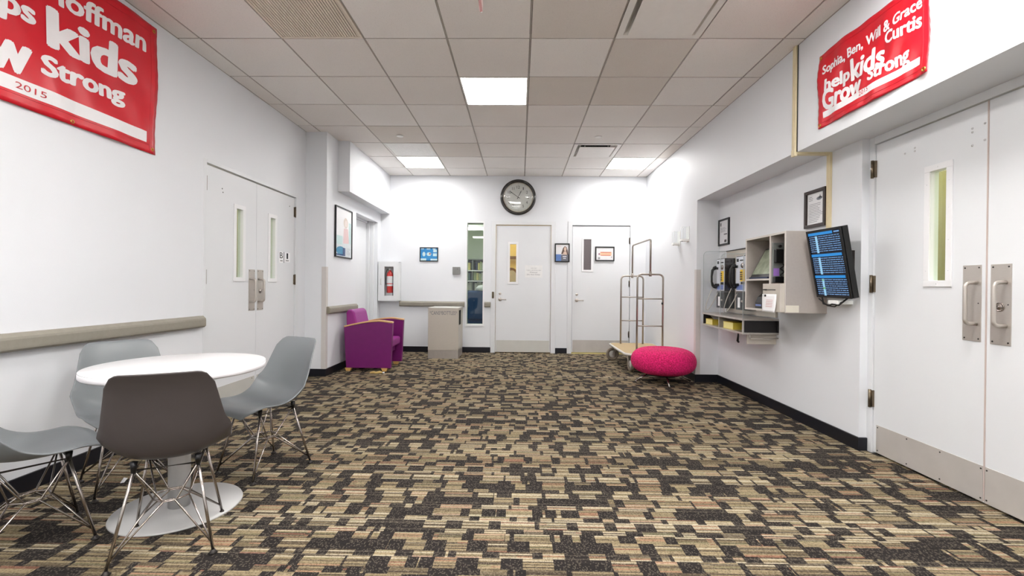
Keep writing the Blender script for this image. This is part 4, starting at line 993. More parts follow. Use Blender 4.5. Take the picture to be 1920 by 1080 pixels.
# ------------------------------------------------------------------ armchair (faces +X)
t = thing('purple_armchair', 'purple vinyl armchair with pale wood arm caps beside the alcove wall', 'armchair', (-1.91, 6.02, 0))
def arm_panel(y0, y1):
    n_ = 14; top = []
    for i in range(n_ + 1):
        u = i / n_; x = -0.305 + 0.615 * u
        z = 0.552 + 0.075 * math.sin(min(1, u * 1.25) * PI / 2) - 0.020 * max(0, u - 0.75) / 0.25
        top.append((x, z))
    m = MB(); m.prism([(-0.275, 0.042), (0.288, 0.040)] + list(reversed(top)), y0, y1, 'y'); m.build('arm_panel', M['purple'], t, bevel=0.005)
    # wood cap follows the top and turns down at the front
    cap = [(x, z + 0.001) for x, z in top]; capo = [(x, z + 0.020) for x, z in top]
    m = MB(); m.prism(cap + list(reversed(capo)), y0 - 0.004, y1 + 0.004, 'y'); m.build('arm_cap', M['wood'], t, bevel=0.004)
    for x in (-0.245, 0.215):
        f = MB(); s0 = 1 if x > 0 else -1
        f.add([(x - 0.03, y0 + 0.005, 0), (x + 0.02, y0 + 0.005, 0), (x + 0.02, y1 - 0.005, 0), (x - 0.03, y1 - 0.005, 0), (x - 0.045, y0, 0.042), (x + 0.035, y0, 0.042), (x + 0.035, y1, 0.042), (x - 0.045, y1, 0.042)],
              [(0, 1, 2, 3), (4, 7, 6, 5), (0, 4, 5, 1), (1, 5, 6, 2), (2, 6, 7, 3), (3, 7, 4, 0)], False); f.build('foot', M['legwood'], t)
arm_panel(-0.30, -0.235); arm_panel(0.235, 0.30)
B(-0.20, 0.275, -0.234, 0.234, 0.285, 0.395).build('seat_cushion', M['purple_light'], t, bevel=0.028, seg=4)
B(-0.24, 0.20, -0.234, 0.234, 0.20, 0.284).build('seat_deck', M['purple'], t)
m = MB(); prof = [(-0.30, 0.06), (-0.20, 0.06), (-0.14, 0.39), (-0.165, 0.60), (-0.20, 0.745), (-0.235, 0.775), (-0.285, 0.77), (-0.305, 0.73), (-0.30, 0.5)]
m.prism(prof, -0.234, 0.234, 'y'); m.build('backrest', M['purple_light'], t, bevel=0.02, seg=3)

# ------------------------------------------------------------------ ottoman
t = thing('round_ottoman', 'round magenta felt ottoman on short chrome legs at the recess corner', 'ottoman', (1.672, 5.33, 0))
R_o, zc, hh = 0.365, 0.245, 0.160; prof = [(0.0, zc - hh + 0.01)]
for i in range(19):
    a = -PI / 2 + PI * i / 18; ca, sa = math.cos(a), math.sin(a)
    rr_ = 0.17 + 0.195 * (abs(ca) ** 0.85); prof.append((rr_, zc + (hh - 0.015) * (1 if sa > 0 else -1) * abs(sa) ** 0.9))
prof += [(0.10, zc + hh - 0.012), (0.0, zc + hh - 0.022)]
m = MB(); m.lathe(prof, 56); m.build('cushion', M['magenta'], t, subsurf=1)
m = MB(); m.lathe([(0.0, 0.085), (0.19, 0.085), (0.19, 0.098), (0.0, 0.098)], 32); m.build('base_plate', M['darkmetal'], t)
for a in (-95, -178, -5, 85):
    ar = math.radians(a); m = MB(); m.tube([(0.17 * math.cos(ar), 0.17 * math.sin(ar), 0.095), (0.315 * math.cos(ar), 0.315 * math.sin(ar), 0.011)], 0.009, 10); m.tube([(0.31 * math.cos(ar), 0.31 * math.sin(ar), 0.0), (0.315 * math.cos(ar), 0.315 * math.sin(ar), 0.013)], 0.011, 10); m.build('leg', M['chrome'], t)

# ------------------------------------------------------------------ luggage cart
t = thing('luggage_cart', 'satin metal luggage cart with beige carpeted deck behind the ottoman', 'luggage cart', (1.69, 6.43, 0))
def rrect(a, b_, r, n_=6):
    out = []
    for cx, cy, s0 in ((a - r, b_ - r, 0), (-a + r, b_ - r, 90), (-a + r, -b_ + r, 180), (a - r, -b_ + r, 270)):
        for i in range(n_ + 1): an = math.radians(s0 + 90 * i / n_); out.append((cx + r * math.cos(an), cy + r * math.sin(an)))
    return out
m = MB(); m.prism(rrect(0.315, 0.56, 0.09), 0.215, 0.243, 'z'); m.build('deck', M['deck'], t)
m = MB(); m.tube([(x, y, 0.228) for x, y in rrect(0.322, 0.567, 0.095)], 0.017, 8, closed=True); m.build('bumper', M['bumper'], t)
def hoop(yy):
    w_ = 0.166; r = 0.055; zt = 1.262; pts = [(-w_, yy, 0.235), (-w_, yy, zt - r)]
    for i in range(1, 7): an = PI / 2 * i / 7; pts.append((-w_ + r - r * math.cos(an), yy, zt - r + r * math.sin(an)))
    pts += [(-w_ + r, yy, zt), (w_ - r, yy, zt)]
    for i in range(1, 7): an = PI / 2 * i / 7; pts.append((w_ - r + r * math.sin(an), yy, zt - r + r * math.cos(an)))
    pts += [(w_, yy, zt - r), (w_, yy, 0.235)]
    m = MB(); m.tube(pts, 0.0125, 10); h_ = m.build('hoop', M['tube'], t)
    for zz in (0.592, 0.945): m = MB(); m.tube([(-w_, yy, zz), (w_, yy, zz)], 0.008, 8); m.build('cross_bar', M['tube'], h_)
hoop(-0.48); hoop(0.47)
r = 0.045; zt = 1.722; pts = [(0, -0.48, 1.262), (0, -0.48, zt - r)]
for i in range(1, 6): an = PI / 2 * i / 6; pts.append((0, -0.48 + r - r * math.cos(an), zt - r + r * math.sin(an)))
for i in range(0, 6): an = PI / 2 * i / 6; pts.append((0, 0.47 - r + r * math.sin(an), zt - r + r * math.cos(an)))
pts += [(0, 0.47, zt - r), (0, 0.47, 1.262)]
m = MB(); m.tube(pts, 0.0125, 10); m.build('hanging_bar', M['tube'], t)
m = MB(); m.tube([(0, -0.48, 1.235), (0, -0.48, 1.30)], 0.018, 10); m.tube([(0, 0.47, 1.235), (0, 0.47, 1.30)], 0.018, 10); m.build('joint_sleeve', M['tube'], t)
for sx in (-1, 1):
    for sy in (-1, 1):
        wr = 0.095; cx, cy = sx * 0.245, sy * 0.42
        th = math.radians(184 if sy > 0 else -84) if sx < 0 else math.radians(35)
        f = MB(); dx, dy = math.cos(th), math.sin(th); px, py = -dy, dx
        wc = (cx + dx * 0.052, cy + dy * 0.052)
        # tyre: lathe about x then rotate by hand
        wm_ = MB(); wm_.lathe([(0.055, -0.012), (0.075, -0.020), (wr - 0.008, -0.019), (wr, -0.010), (wr, 0.010), (wr - 0.008, 0.019), (0.075, 0.020), (0.055, 0.012), (0.055, -0.012)], 28, axis='x', cap=False)
        wm_.v = [(wc[0] + px * a - dx * b_, wc[1] + py * a - dy * b_, wr + c_) for a, b_, c_ in wm_.v]; wo = wm_.build('wheel', M['tyre'], t)
        hb = MB(); hb.lathe([(0.0, -0.018), (0.02, -0.018), (0.055, -0.010), (0.055, 0.010), (0.02, 0.018), (0.0, 0.018)], 20, axis='x')
        hb.v = [(wc[0] + px * a - dx * b_, wc[1] + py * a - dy * b_, wr + c_) for a, b_, c_ in hb.v]; hb.build('wheel_hub', M['bumper'], wo)
        for q in (-1, 1):
            for zz, off_ in ((0, 0),):
                p0 = Vector((wc[0] + px * q * 0.027, wc[1] + py * q * 0.027, wr - 0.015)); p1 = Vector((cx + px * q * 0.027, cy + py * q * 0.027, 0.212))
                wv = Vector((dx, dy, 0)) * 0.017; nv = Vector((px, py, 0)) * 0.002
                f.add([p0 - wv - nv, p0 + wv - nv, p1 + wv * 1.5 - nv, p1 - wv * 1.5 - nv, p0 - wv + nv, p0 + wv + nv, p1 + wv * 1.5 + nv, p1 - wv * 1.5 + nv], [(0, 1, 2, 3), (4, 7, 6, 5), (0, 4, 5, 1), (1, 5, 6, 2), (2, 6, 7, 3), (3, 7, 4, 0)], False)
        f.tube([(cx, cy, 0.205), (cx, cy, 0.216)], 0.035, 12); f.tube([(wc[0] - px * 0.032, wc[1] - py * 0.032, wr), (wc[0] + px * 0.032, wc[1] + py * 0.032, wr)], 0.007, 8)
        f.build('caster_fork', M['steel'], t)
m = MB(); m.tube([(0.155, -0.49, 0.895), (0.150, -0.505, 0.88)], 0.012, 8); m.build('hook', M['blackp'], t)
# wrapper on the carpet by the armchair, and a scrap under the table
t = thing('crumpled_wrapper', 'tan crumpled wrapper lying on the carpet before the purple armchair', 'wrapper', (-1.755, 5.57, 0), 0.1)
m = MB(); m.tube([(-0.075, 0, 0.012), (-0.03, 0.01, 0.017), (0.0, -0.004, 0.012), (0.045, 0.008, 0.019), (0.075, 0.0, 0.014)], [0.010, 0.016, 0.013, 0.017, 0.010], 7); m.build('wrapper_body', M['litter'], t)
m = MB(); m.tube([(0.075, 0, 0.013), (0.10, 0.006, 0.013)], [0.006, 0.012], 6); m.build('twisted_end', M['paper'], t)
o = MB(); o.add([(-0.012, -0.01, 0.001), (0.012, -0.012, 0.006), (0.014, 0.010, 0.022), (-0.010, 0.012, 0.015), (0, 0, 0.028)], [(0, 1, 4), (1, 2, 4), (2, 3, 4), (3, 0, 4), (3, 2, 1, 0)], False)
o = o.build('paper_scrap', M['paper'], None); o.location = (-2.142, 2.441, 0); tag(o, 'tiny white paper scrap on the carpet behind the charcoal chair', 'litter')

# ------------------------------------------------------------------ pay phones, shelf, kiosk, screen
t = thing('backing_board', 'beige steel backing board on the recess wall behind the pay phones', 'board')
B(XB - 0.022, XB - 0.001, 4.12, 5.10, 0.83, 1.495).build('board_panel', M['beige'], t, bevel=0.002)
B(XB - 0.03, XB - 0.001, 4.12, 5.10, 1.495, 1.503).build('board_cap', M['darkmetal'], t)
def payphone(label, y0):
    t = thing('pay_phone', label, 'pay phone', (XB - 0.023, y0, 0), -PI / 2, 'pay phones in the recess')
    # local x -> -Y (0..-?), -y -> -X : width 0.195, depth 0.11
    w_, d_ = 0.195, 0.112
    B(0, w_, -d_ + 0.004, 0, 1.055, 1.412).build('housing', M['phonebody'], t, bevel=0.004)
    B(0.004, w_ - 0.004, -d_, 0, 0.878, 1.050).build('coin_vault', M['phonegrey'], t, bevel=0.004)
    fp = B(0.006, w_ - 0.006, -d_ - 0.002, -d_ + 0.004, 1.062, 1.405).build('face_plate', M['phoneface'], t, bevel=0.002)
    B(0.095, w_ - 0.012, -d_ - 0.0032, -d_ - 0.002, 1.16, 1.275).build('yellow_card', M['yellow'], fp)
    B(0.02, w_ - 0.02, -d_ - 0.0032, -d_ - 0.002, 1.075, 1.125).build('instruction_card', M['bluecard'], fp)
    m = MB()
    for i in range(4):
        for j in range(3): m.box(0.100 + j * 0.016, 0.111 + j * 0.016, -d_ - 0.007, -d_ - 0.003, 1.175 + i * 0.022, 1.189 + i * 0.022)
    m.build('keypad', M['chrome'], fp)
    m = MB(); m.lathe([(0.0, -0.012), (0.022, -0.012), (0.026, -0.006), (0.026, 0.0)], 18, axis='y', o=(0.15, -d_ - 0.002, 1.315)); m.build('coin_knob', M['chrome'], fp)
    m = MB(); m.box(0.10, 0.17, -d_ - 0.010, -d_ - 0.002, 1.362, 1.372); m.box(0.03, 0.06, -d_ - 0.006, -d_ - 0.002, 1.355, 1.385); m.build('coin_slot', M['black_ink'], fp)
    B(0.125, 0.18, -d_ - 0.012, -d_ - 0.002, 1.13, 1.155).build('coin_return', M['blackp'], fp, bevel=0.003)
    B(0.05, 0.095, -d_ - 0.003, -d_ - 0.0, 0.90, 1.0).build('white_sticker', M['paper'], t)
    m = MB(); m.lathe([(0.0, -0.010), (0.010, -0.010), (0.012, 0.0)], 12, axis='y', o=(0.14, -d_, 0.965)); m.build('vault_lock', M['steel'], t)
    # cradle and handset, hung at the far (left) part
    m = MB(); m.box(0.002, 0.050, -d_ - 0.014, -d_ - 0.002, 1.295, 1.320); m.box(0.010, 0.075, -d_ - 0.026, -d_ - 0.002, 1.115, 1.140); m.build('cradle', M['blackp'], t, bevel=0.004)
    hs = MB(); xx = 0.014
    hs.tube([(xx, -d_ - 0.030, 1.312), (xx, -d_ - 0.052, 1.285), (xx, -d_ - 0.060, 1.22), (xx, -d_ - 0.058, 1.16), (xx, -d_ - 0.046, 1.12), (xx, -d_ - 0.030, 1.105)], [0.015, 0.015, 0.011, 0.011, 0.015, 0.016], 12)
    hs.tube([(xx, -d_ - 0.012, 1.318), (xx, -d_ - 0.040, 1.306)], [0.022, 0.019], 16); hs.tube([(xx, -d_ - 0.008, 1.105), (xx, -d_ - 0.038, 1.112)], [0.023, 0.019], 16)
    hd = hs.build('handset', M['blackp'], t)
    m = MB(); pts = []
    P0, P1, P2, P3 = Vector((xx, -d_ - 0.05, 1.09)), Vector((xx - 0.02, -d_ - 0.16, 0.84)), Vector((xx - 0.10, -d_ - 0.09, 0.72)), Vector((xx + 0.03, -d_ - 0.004, 1.04))
    for i in range(25):
        u = i / 24; pts.append(P0 * (1 - u) ** 3 + P1 * 3 * u * (1 - u) ** 2 + P2 * 3 * u * u * (1 - u) + P3 * u ** 3)
    m.tube(pts, 0.0042, 8); m.build('armoured_cord', M['armor'], t)
payphone('black pay phone with silver face, farther of the two, by the recess corner', 5.085)
payphone('black pay phone with silver face, nearer of the two, next to the grey kiosk', 4.635)
# acrylic privacy panels
def divider(label, yy, xf, zt):
    t = thing('privacy_panel', label, 'privacy panel', (0, yy, 0), 0, 'clear privacy panels between the pay phones')
    r = 0.05; poly = [(XB - 0.024, 0.82), (xf, 0.82), (xf, zt - r)] + [(xf + r - r * math.cos(PI / 2 * i / 5), zt - r + r * math.sin(PI / 2 * i / 5)) for i in range(1, 6)] + [(XB - 0.024, zt)]
    m = MB(); m.prism(poly, -0.003, 0.003, 'y'); m.build('clear_sheet', M['acrylic'], t)
    m = MB(); m.tube([(a, 0, b_) for a, b_ in poly[1:]], 0.0034, 6); m.build('polished_edge', M['acrylic_edge'], t)
divider('clear acrylic privacy panel nearest the recess corner, beyond the far pay phone', 5.125, 2.045, 1.50)
divider('clear acrylic privacy panel between the two pay phones', 4.66, 2.03, 1.44)
divider('clear acrylic privacy panel between near pay phone and kiosk', 4.135, 2.005, 1.42)
# curved cubby shelf
t = thing('phone_shelf', 'curved steel-edged cubby shelf under the pay phones', 'shelf')
front = [(2.048, 5.165), (2.030, 4.95), (2.012, 4.70), (2.000, 4.45), (1.992, 4.25), (1.986, 4.10)]
poly = front + [(XB, 4.10), (XB, 5.165)]
m = MB(); m.prism(poly, 0.803, 0.820, 'z'); m.build('top_board', M['shelfsteel'], t, bevel=0.002)
m = MB(); m.prism(poly, 0.680, 0.697, 'z'); m.build('bottom_board', M['shelfsteel'], t, bevel=0.002)
B(XB - 0.012, XB, 4.10, 5.165, 0.697, 0.803).build('cubby_back', M['book_dark'], t)
B(2.01, XB - 0.012, 4.115, 4.130, 0.697, 0.803).build('end_panel', M['book_dark'], t)
B(2.060, XB - 0.012, 5.145, 5.155, 0.697, 0.803).build('end_panel', M['book_dark'], t)
B(2.018, XB - 0.012, 4.655, 4.668, 0.697, 0.803).build('cubby_divider', M['shelfsteel'], t)
B(1.987, 1.999, 4.100, 4.112, 0.697, 0.803).build('front_post', M['shelfsteel'], t)
m = MB(); m.tube([(2.06, 4.11, 0.640), (2.24, 4.11, 0.640), (XB, 4.11, 0.648)], 0.006, 8); m.tube([(2.06, 4.11, 0.640), (2.06, 4.11, 0.68)], 0.006, 8); m.build('under_bar', M['shelfsteel'], t)
B(2.05, XB - 0.001, 4.14, 4.16, 0.59, 0.678).build('support_bracket', M['beige'], t)
def phone_book(label, x0, x1, y0, y1, z0, z1):
    t = thing('phone_book', label, 'book', ((x0 + x1) / 2, (y0 + y1) / 2, z0), 0, 'phone books in the cubbies')
    a, b_, hh_ = (x1 - x0) / 2, (y1 - y0) / 2, z1 - z0
    B(-a + 0.003, a, -b_ + 0.003, b_ - 0.003, 0.003, hh_ - 0.003).build('pages', M['bookpages'], t)
    m = MB(); m.box(-a, a, -b_, b_, 0, 0.003); m.box(-a, a, -b_, b_, hh_ - 0.003, hh_); m.box(-a, a, -b_, -b_ + 0.003, 0.003, hh_ - 0.003); m.build('cover', M['bookyellow'], t)
phone_book('yellow phone book in the far cubby under the far pay phone', 2.068, 2.27, 4.93, 5.11, 0.697, 0.755)
phone_book('yellow phone book in the cubby under the near pay phone', 2.035, 2.26, 4.385, 4.60, 0.697, 0.762)
t = thing('folded_leaflet', 'small white folded leaflet lying on the far phone book', 'leaflet', (2.13, 5.00, 0.755))
m = MB(); m.add([(-0.04, -0.05, 0.001), (0.04, -0.05, 0.001), (0.04, 0.03, 0.03), (-0.04, 0.03, 0.03)], [(0, 1, 2, 3)], False); o = m.build('leaf_sheet', M['paper'], t); sl_ = o.modifiers.new('t', 'SOLIDIFY'); sl_.thickness = 0.001
t = thing('black_cable', 'black cable hanging with a plug from under the phone shelf', 'cable')
m = MB(); m.tube([(2.215, 4.66, 0.68), (2.218, 4.665, 0.62), (2.21, 4.66, 0.56), (2.225, 4.67, 0.545)], [0.006, 0.008, 0.012, 0.010], 8); m.build('cable_body', M['cable'], t)

# kiosk cabinet X 1.998..2.308, Y 3.468..4.075, z .905..1.525
t = thing('kiosk_cabinet', 'taupe open-fronted wall kiosk with compartments between pay phones and screen', 'cabinet')
x0, x1, y0, y1, z0, z1 = 1.998, XB - 0.001, 3.468, 4.078, 0.907, 1.526; q = 0.016
m = MB(); m.box(x0, x1, y0, y0 + q, z0, z1); m.build('side_panel', M['kiosk'], t)
m = MB(); m.box(x0, x1, y1 - q, y1, z0, z1); m.build('side_panel', M['kiosk'], t)
m = MB(); m.box(x0, x1, y0 + q, y1 - q, z1 - q, z1); m.build('top_panel', M['kiosk'], t)
m = MB(); m.box(x0, x1, y0 + q, y1 - q, z0, z0 + q); m.build('bottom_panel', M['kiosk'], t)
B(x1 - 0.01, x1, y0 + q, y1 - q, z0 + q, z1 - q).build('back_panel', M['kiosk'], t)
B(x0, x1 - 0.01, 3.676, 3.690, z0 + q, z1 - q).build('divider_panel', M['kiosk'], t)
B(x0, x1 - 0.01, 3.690, y1 - q, 1.158, 1.172).build('shelf_board', M['kiosk'], t)
m = MB(); e_ = 0.003
m.box(x0 - e_, x0, y0, y0 + q, z0, z1); m.box(x0 - e_, x0, y1 - q, y1, z0, z1); m.box(x0 - e_, x0, y0 + q, y1 - q, z1 - q, z1); m.box(x0 - e_, x0, y0 + q, y1 - q, z0, z0 + q)
m.box(x0 - e_, x0, 3.676, 3.690, z0 + q, z1 - q); m.box(x0 - e_, x0, 3.690, y1 - q, 1.158, 1.172)
m.build('edge_trim', M['kioskedge'], t)
B(2.000, 2.098, y0 - 0.0015, y0, 0.912, 0.965).build('side_label', M['label'], t)
db = B(x0 - 0.040, x0 - e_, 3.475, 3.715, 0.912, 1.130).build('lower_box_door', M['beige'], t, bevel=0.002)
m = MB(); m.box(x0 - 0.042, x0 - 0.040, 3.53, 3.66, 1.078, 1.084); m.box(x0 - 0.060, x0 - 0.040, 3.655, 3.675, 1.076, 1.086); m.build('slot', M['black_ink'], db)
m = MB(); m.lathe([(0.0, x0 - 0.050), (0.009, x0 - 0.050), (0.009, x0 - 0.040)], 12, axis='x', o=(0, 3.665, 1.035)); m.build('lock', M['darkmetal'], db)
# things in the kiosk
t = thing('display_tablet', 'slanted tablet display with a pale map print inside the kiosk', 'display', (2.020, 3.735, 1.173))
m = MB(); L = 0.285; tn = math.radians(62); dx, dz = math.cos(tn), math.sin(tn)
def slab(x_a, y0_, y1_, s0, s1, th0, th1):
    P = lambda s_, th, y: (x_a + dx * s_ + dz * th, y, 0.012 + dz * s_ - dx * th)
    return [P(s0, th0, y0_), P(s0, th0, y1_), P(s1, th0, y1_), P(s1, th0, y0_), P(s0, th1, y0_), P(s0, th1, y1_), P(s1, th1, y1_), P(s1, th1, y0_)]
BF = [(0, 1, 2, 3), (4, 7, 6, 5), (0, 4, 5, 1), (1, 5, 6, 2), (2, 6, 7, 3), (3, 7, 4, 0)]
m.add(slab(0, 0.0, 0.31, 0, L, 0.0, 0.02), BF, False); m.build('display_body', M['blackp'], t, bevel=0.003)
m = MB(); m.add(slab(0, 0.012, 0.298, 0.03, L - 0.012, -0.002, 0.0), BF, False); m.build('display_screen', M['mapscreen'], t)
B(-0.012, 0.15, 0.01, 0.30, 0.0, 0.014).build('display_foot', M['navy'], t)
t = thing('card_terminal', 'black and silver handset terminal hung in the narrow kiosk compartment', 'terminal', (2.05, 3.675, 1.14))
B(-0.046, 0.040, -0.018, -0.001, 0.0, 0.315).build('terminal_plate', M['shelfgrey'], t, bevel=0.003)
B(-0.040, 0.022, -0.050, -0.018, 0.155, 0.262).build('terminal_handset', M['blackp'], t, bevel=0.006)
m = MB(); m.lathe([(0.0, -0.034), (0.011, -0.032), (0.011, -0.018)], 14, axis='y', o=(0.005, 0, 0.287)); m.build('knob', M['blackp'], t)
B(-0.040, 0.004, -0.021, -0.018, 0.052, 0.112).build('violet_card', M['violet'], t)
B(-0.048, 0.028, -0.055, -0.018, 0.0, 0.045).build('terminal_base', M['blackp'], t, bevel=0.004)
m = MB(); m.tube([(0.022 + 0.014 * math.sin(i * 1.1), -0.030 - 0.010 * math.cos(i * 1.1), 0.145 - 0.009 * i) for i in range(14)], 0.0045, 6); m.build('coiled_cord', M['cable'], t)
t = thing('desk_phone', 'rounded black desk phone on the kiosk bottom beside the beige box', 'phone', (2.075, 3.825, 0.924))
m = MB(); n_ = 12; poly = [(-0.070, 0.0), (0.10, 0.0), (0.10, 0.11), (0.05, 0.135), (-0.01, 0.130), (-0.05, 0.095), (-0.070, 0.05)]
m.prism(poly, -0.06, 0.10, 'y'); m.build('phone_body', M['blackp'], t, bevel=0.005, seg=3)
m = MB(); m.add([(-0.071, 0.09, 0.020), (-0.071, 0.0, 0.020), (-0.071, 0.0, 0.034), (-0.071, 0.09, 0.034)], [(0, 1, 2, 3)], False); m.build('phone_label', M['bluecard'], t)
t = thing('paper_slip', 'curled white paper slip taped to the beige kiosk box', 'paper', (x0 - 0.041, 3.60, 0.895))
m = MB(); vs = []
for j in range(9):
    for i in range(7):
        u, v = i / 6, j / 8; vs.append((-0.003 - 0.016 * (1 - v) ** 2 * u, 0.115 - 0.205 * u, 0.140 * v + 0.012))
m.add(vs, [(j * 7 + i, j * 7 + i + 1, (j + 1) * 7 + i + 1, (j + 1) * 7 + i) for j in range(8) for i in range(6)], True); o = m.build('slip_sheet', M['paper'], t); sl_ = o.modifiers.new('t', 'SOLIDIFY'); sl_.thickness = 0.0008
m = MB()
for i in range(5):
    v_ = 0.30 + i * 0.09; xx_ = -0.0048 - 0.016 * (1 - v_) ** 2 * 0.75; zz_ = 0.140 * v_ + 0.012; m.add([(xx_, 0.05, zz_), (xx_, -0.045, zz_), (xx_, -0.045, zz_ + 0.0035), (xx_, 0.05, zz_ + 0.0035)], [(0, 1, 2, 3)], False)
m.build('slip_print', pm((214, 160, 160)), t)

# tilted monitor: measured corners of its front
TL, TR, BL, BR = Vector((2.100, 3.400, 1.510)), Vector((2.100, 3.018, 1.502)), Vector((2.200, 3.420, 1.031)), Vector((2.200, 3.072, 1.029))
_d = Vector((0.002, -0.362, -0.005)); TR = TL + _d; BR = BL + _d * 0.985
t = thing('arrivals_screen', 'black tilted monitor showing blue timetable rows on the recess wall', 'screen')
nrm = (BL - TL).cross(TR - TL).normalized()
if nrm.x > 0: nrm = -nrm
def pl(u, v, d_=0.0): return tuple((TL * (1 - u) + TR * u) * (1 - v) + (BL * (1 - u) + BR * u) * v + nrm * d_)
def pbox(mb, u0, u1, v0, v1, d0, d1):
    mb.add([pl(u0, v0, d0), pl(u0, v1, d0), pl(u1, v1, d0), pl(u1, v0, d0), pl(u0, v0, d1), pl(u0, v1, d1), pl(u1, v1, d1), pl(u1, v0, d1)], BF, False)
m = MB(); pbox(m, 0, 1, 0, 1, -0.050, -0.010); m.build('monitor_body', M['tvframe'], t, bevel=0.004)
m = MB(); bz = 0.045
pbox(m, 0, 1, 0, 0.03, -0.004, 0.0); pbox(m, 0, 1, 0.975, 1, -0.004, 0.0); pbox(m, 0, bz, 0.03, 0.975, -0.004, 0); pbox(m, 1 - bz * 1.2, 1, 0.03, 0.975, -0.004, 0); m.build('bezel', M['tvframe'], t)
scr = MB(); mats = [emitmat('screen_navy', (6, 14, 34), 0.8), emitmat('screen_header_blue', (40, 140, 215), 0.9), emitmat('screen_row_blue', (120, 168, 222), 0.85), emitmat('screen_pale', (150, 200, 232), 0.9), emitmat('screen_green', (120, 190, 110), 0.8)]
U0, U1, V0, V1 = bz, 1 - bz * 1.2, 0.03, 0.975
def sq(u0, u1, v0, v1, k, d_): scr.cur = k; scr.add([pl(U0 + (U1 - U0) * a, V0 + (V1 - V0) * b_, d_) for a, b_ in ((u0, v0), (u0, v1), (u1, v1), (u1, v0))], [(0, 1, 2, 3)], False)
sq(0, 1, 0, 1, 0, -0.0038)
rs = random.Random(11)
for b_ in range(3):
    v0 = b_ * 0.335 + 0.008; sq(0.0, 0.96 if b_ else 0.78, v0, v0 + 0.042, 1, -0.0034)
    if b_ == 0: sq(0.82, 0.98, v0 + 0.01, v0 + 0.03, 2, -0.0034)
    for r_ in range(8):
        vv = v0 + 0.062 + r_ * 0.032
        uu = 0.02
        while uu < 0.97:
            wd = rs.choice([0.06, 0.09, 0.13, 0.05]); sq(uu, min(uu + wd, 0.98), vv, vv + 0.011, 2, -0.0034); uu += wd + rs.choice([0.006, 0.012, 0.02])
    sq(0.215, 0.285, v0 + 0.054, v0 + 0.318, 3, -0.0031)
sq(0.225, 0.275, 0.74, 0.76, 4, -0.0029); sq(0.215, 0.285, 0.865, 0.89, 4, -0.0029)
scr.build('screen_image', mats, t)
m = MB(); m.box(2.22, XB, 3.19, 3.29, 1.15, 1.36); m.tube([(2.19, 3.24, 1.25), (2.26, 3.24, 1.25)], 0.02, 10); m.build('wall_bracket', M['darkmetal'], t)
m = MB(); m.box(2.20, XB, 3.20, 3.30, 0.985, 1.012); m.build('cable_tray', M['white_tube'], t, bevel=0.003)
m = MB(); m.tube([(2.20, 3.36, 1.03), (2.19, 3.33, 0.985), (2.20, 3.28, 0.975), (2.19, 3.24, 0.985), (2.21, 3.20, 0.98), (2.25, 3.17, 1.03)], 0.006, 8); m.tube([(2.19, 3.38, 1.02), (2.20, 3.30, 0.972), (2.21, 3.24, 0.968), (2.22, 3.19, 1.0)], 0.004, 8); m.build('cables', M['cable'], t)

# ------------------------------------------------------------------ table
t = thing('round_table', 'round white pedestal table with grey disc base by the left wall', 'table', (-1.641, 2.182, 0))
m = MB(); m.lathe([(0.0, 0.664), (0.355, 0.664), (0.363, 0.668), (0.365, 0.672), (0.365, 0.694)], 96); m.build('table_edge', M['tableedge'], t)
m = MB(); m.lathe([(0.365, 0.694), (0.363, 0.697), (0.0, 0.697)], 96); m.build('table_top', M['tabletop'], t)
m = MB(); m.lathe([(0.0, 0.010), (0.0455, 0.010), (0.0455, 0.655), (0.0, 0.655)], 40); m.build('column', M['greypaint'], t)
m = MB(); m.box(-0.16, 0.16, -0.025, 0.025, 0.650, 0.664); m.box(-0.025, 0.025, -0.16, 0.16, 0.650, 0.664); m.build('top_spider', M['darkmetal'], t)
m = MB(); m.lathe([(0.0, 0.0), (0.265, 0.0), (0.267, 0.003), (0.264, 0.009), (0.0, 0.012)], 72); m.build('base_disc', M['greypaint'], t)

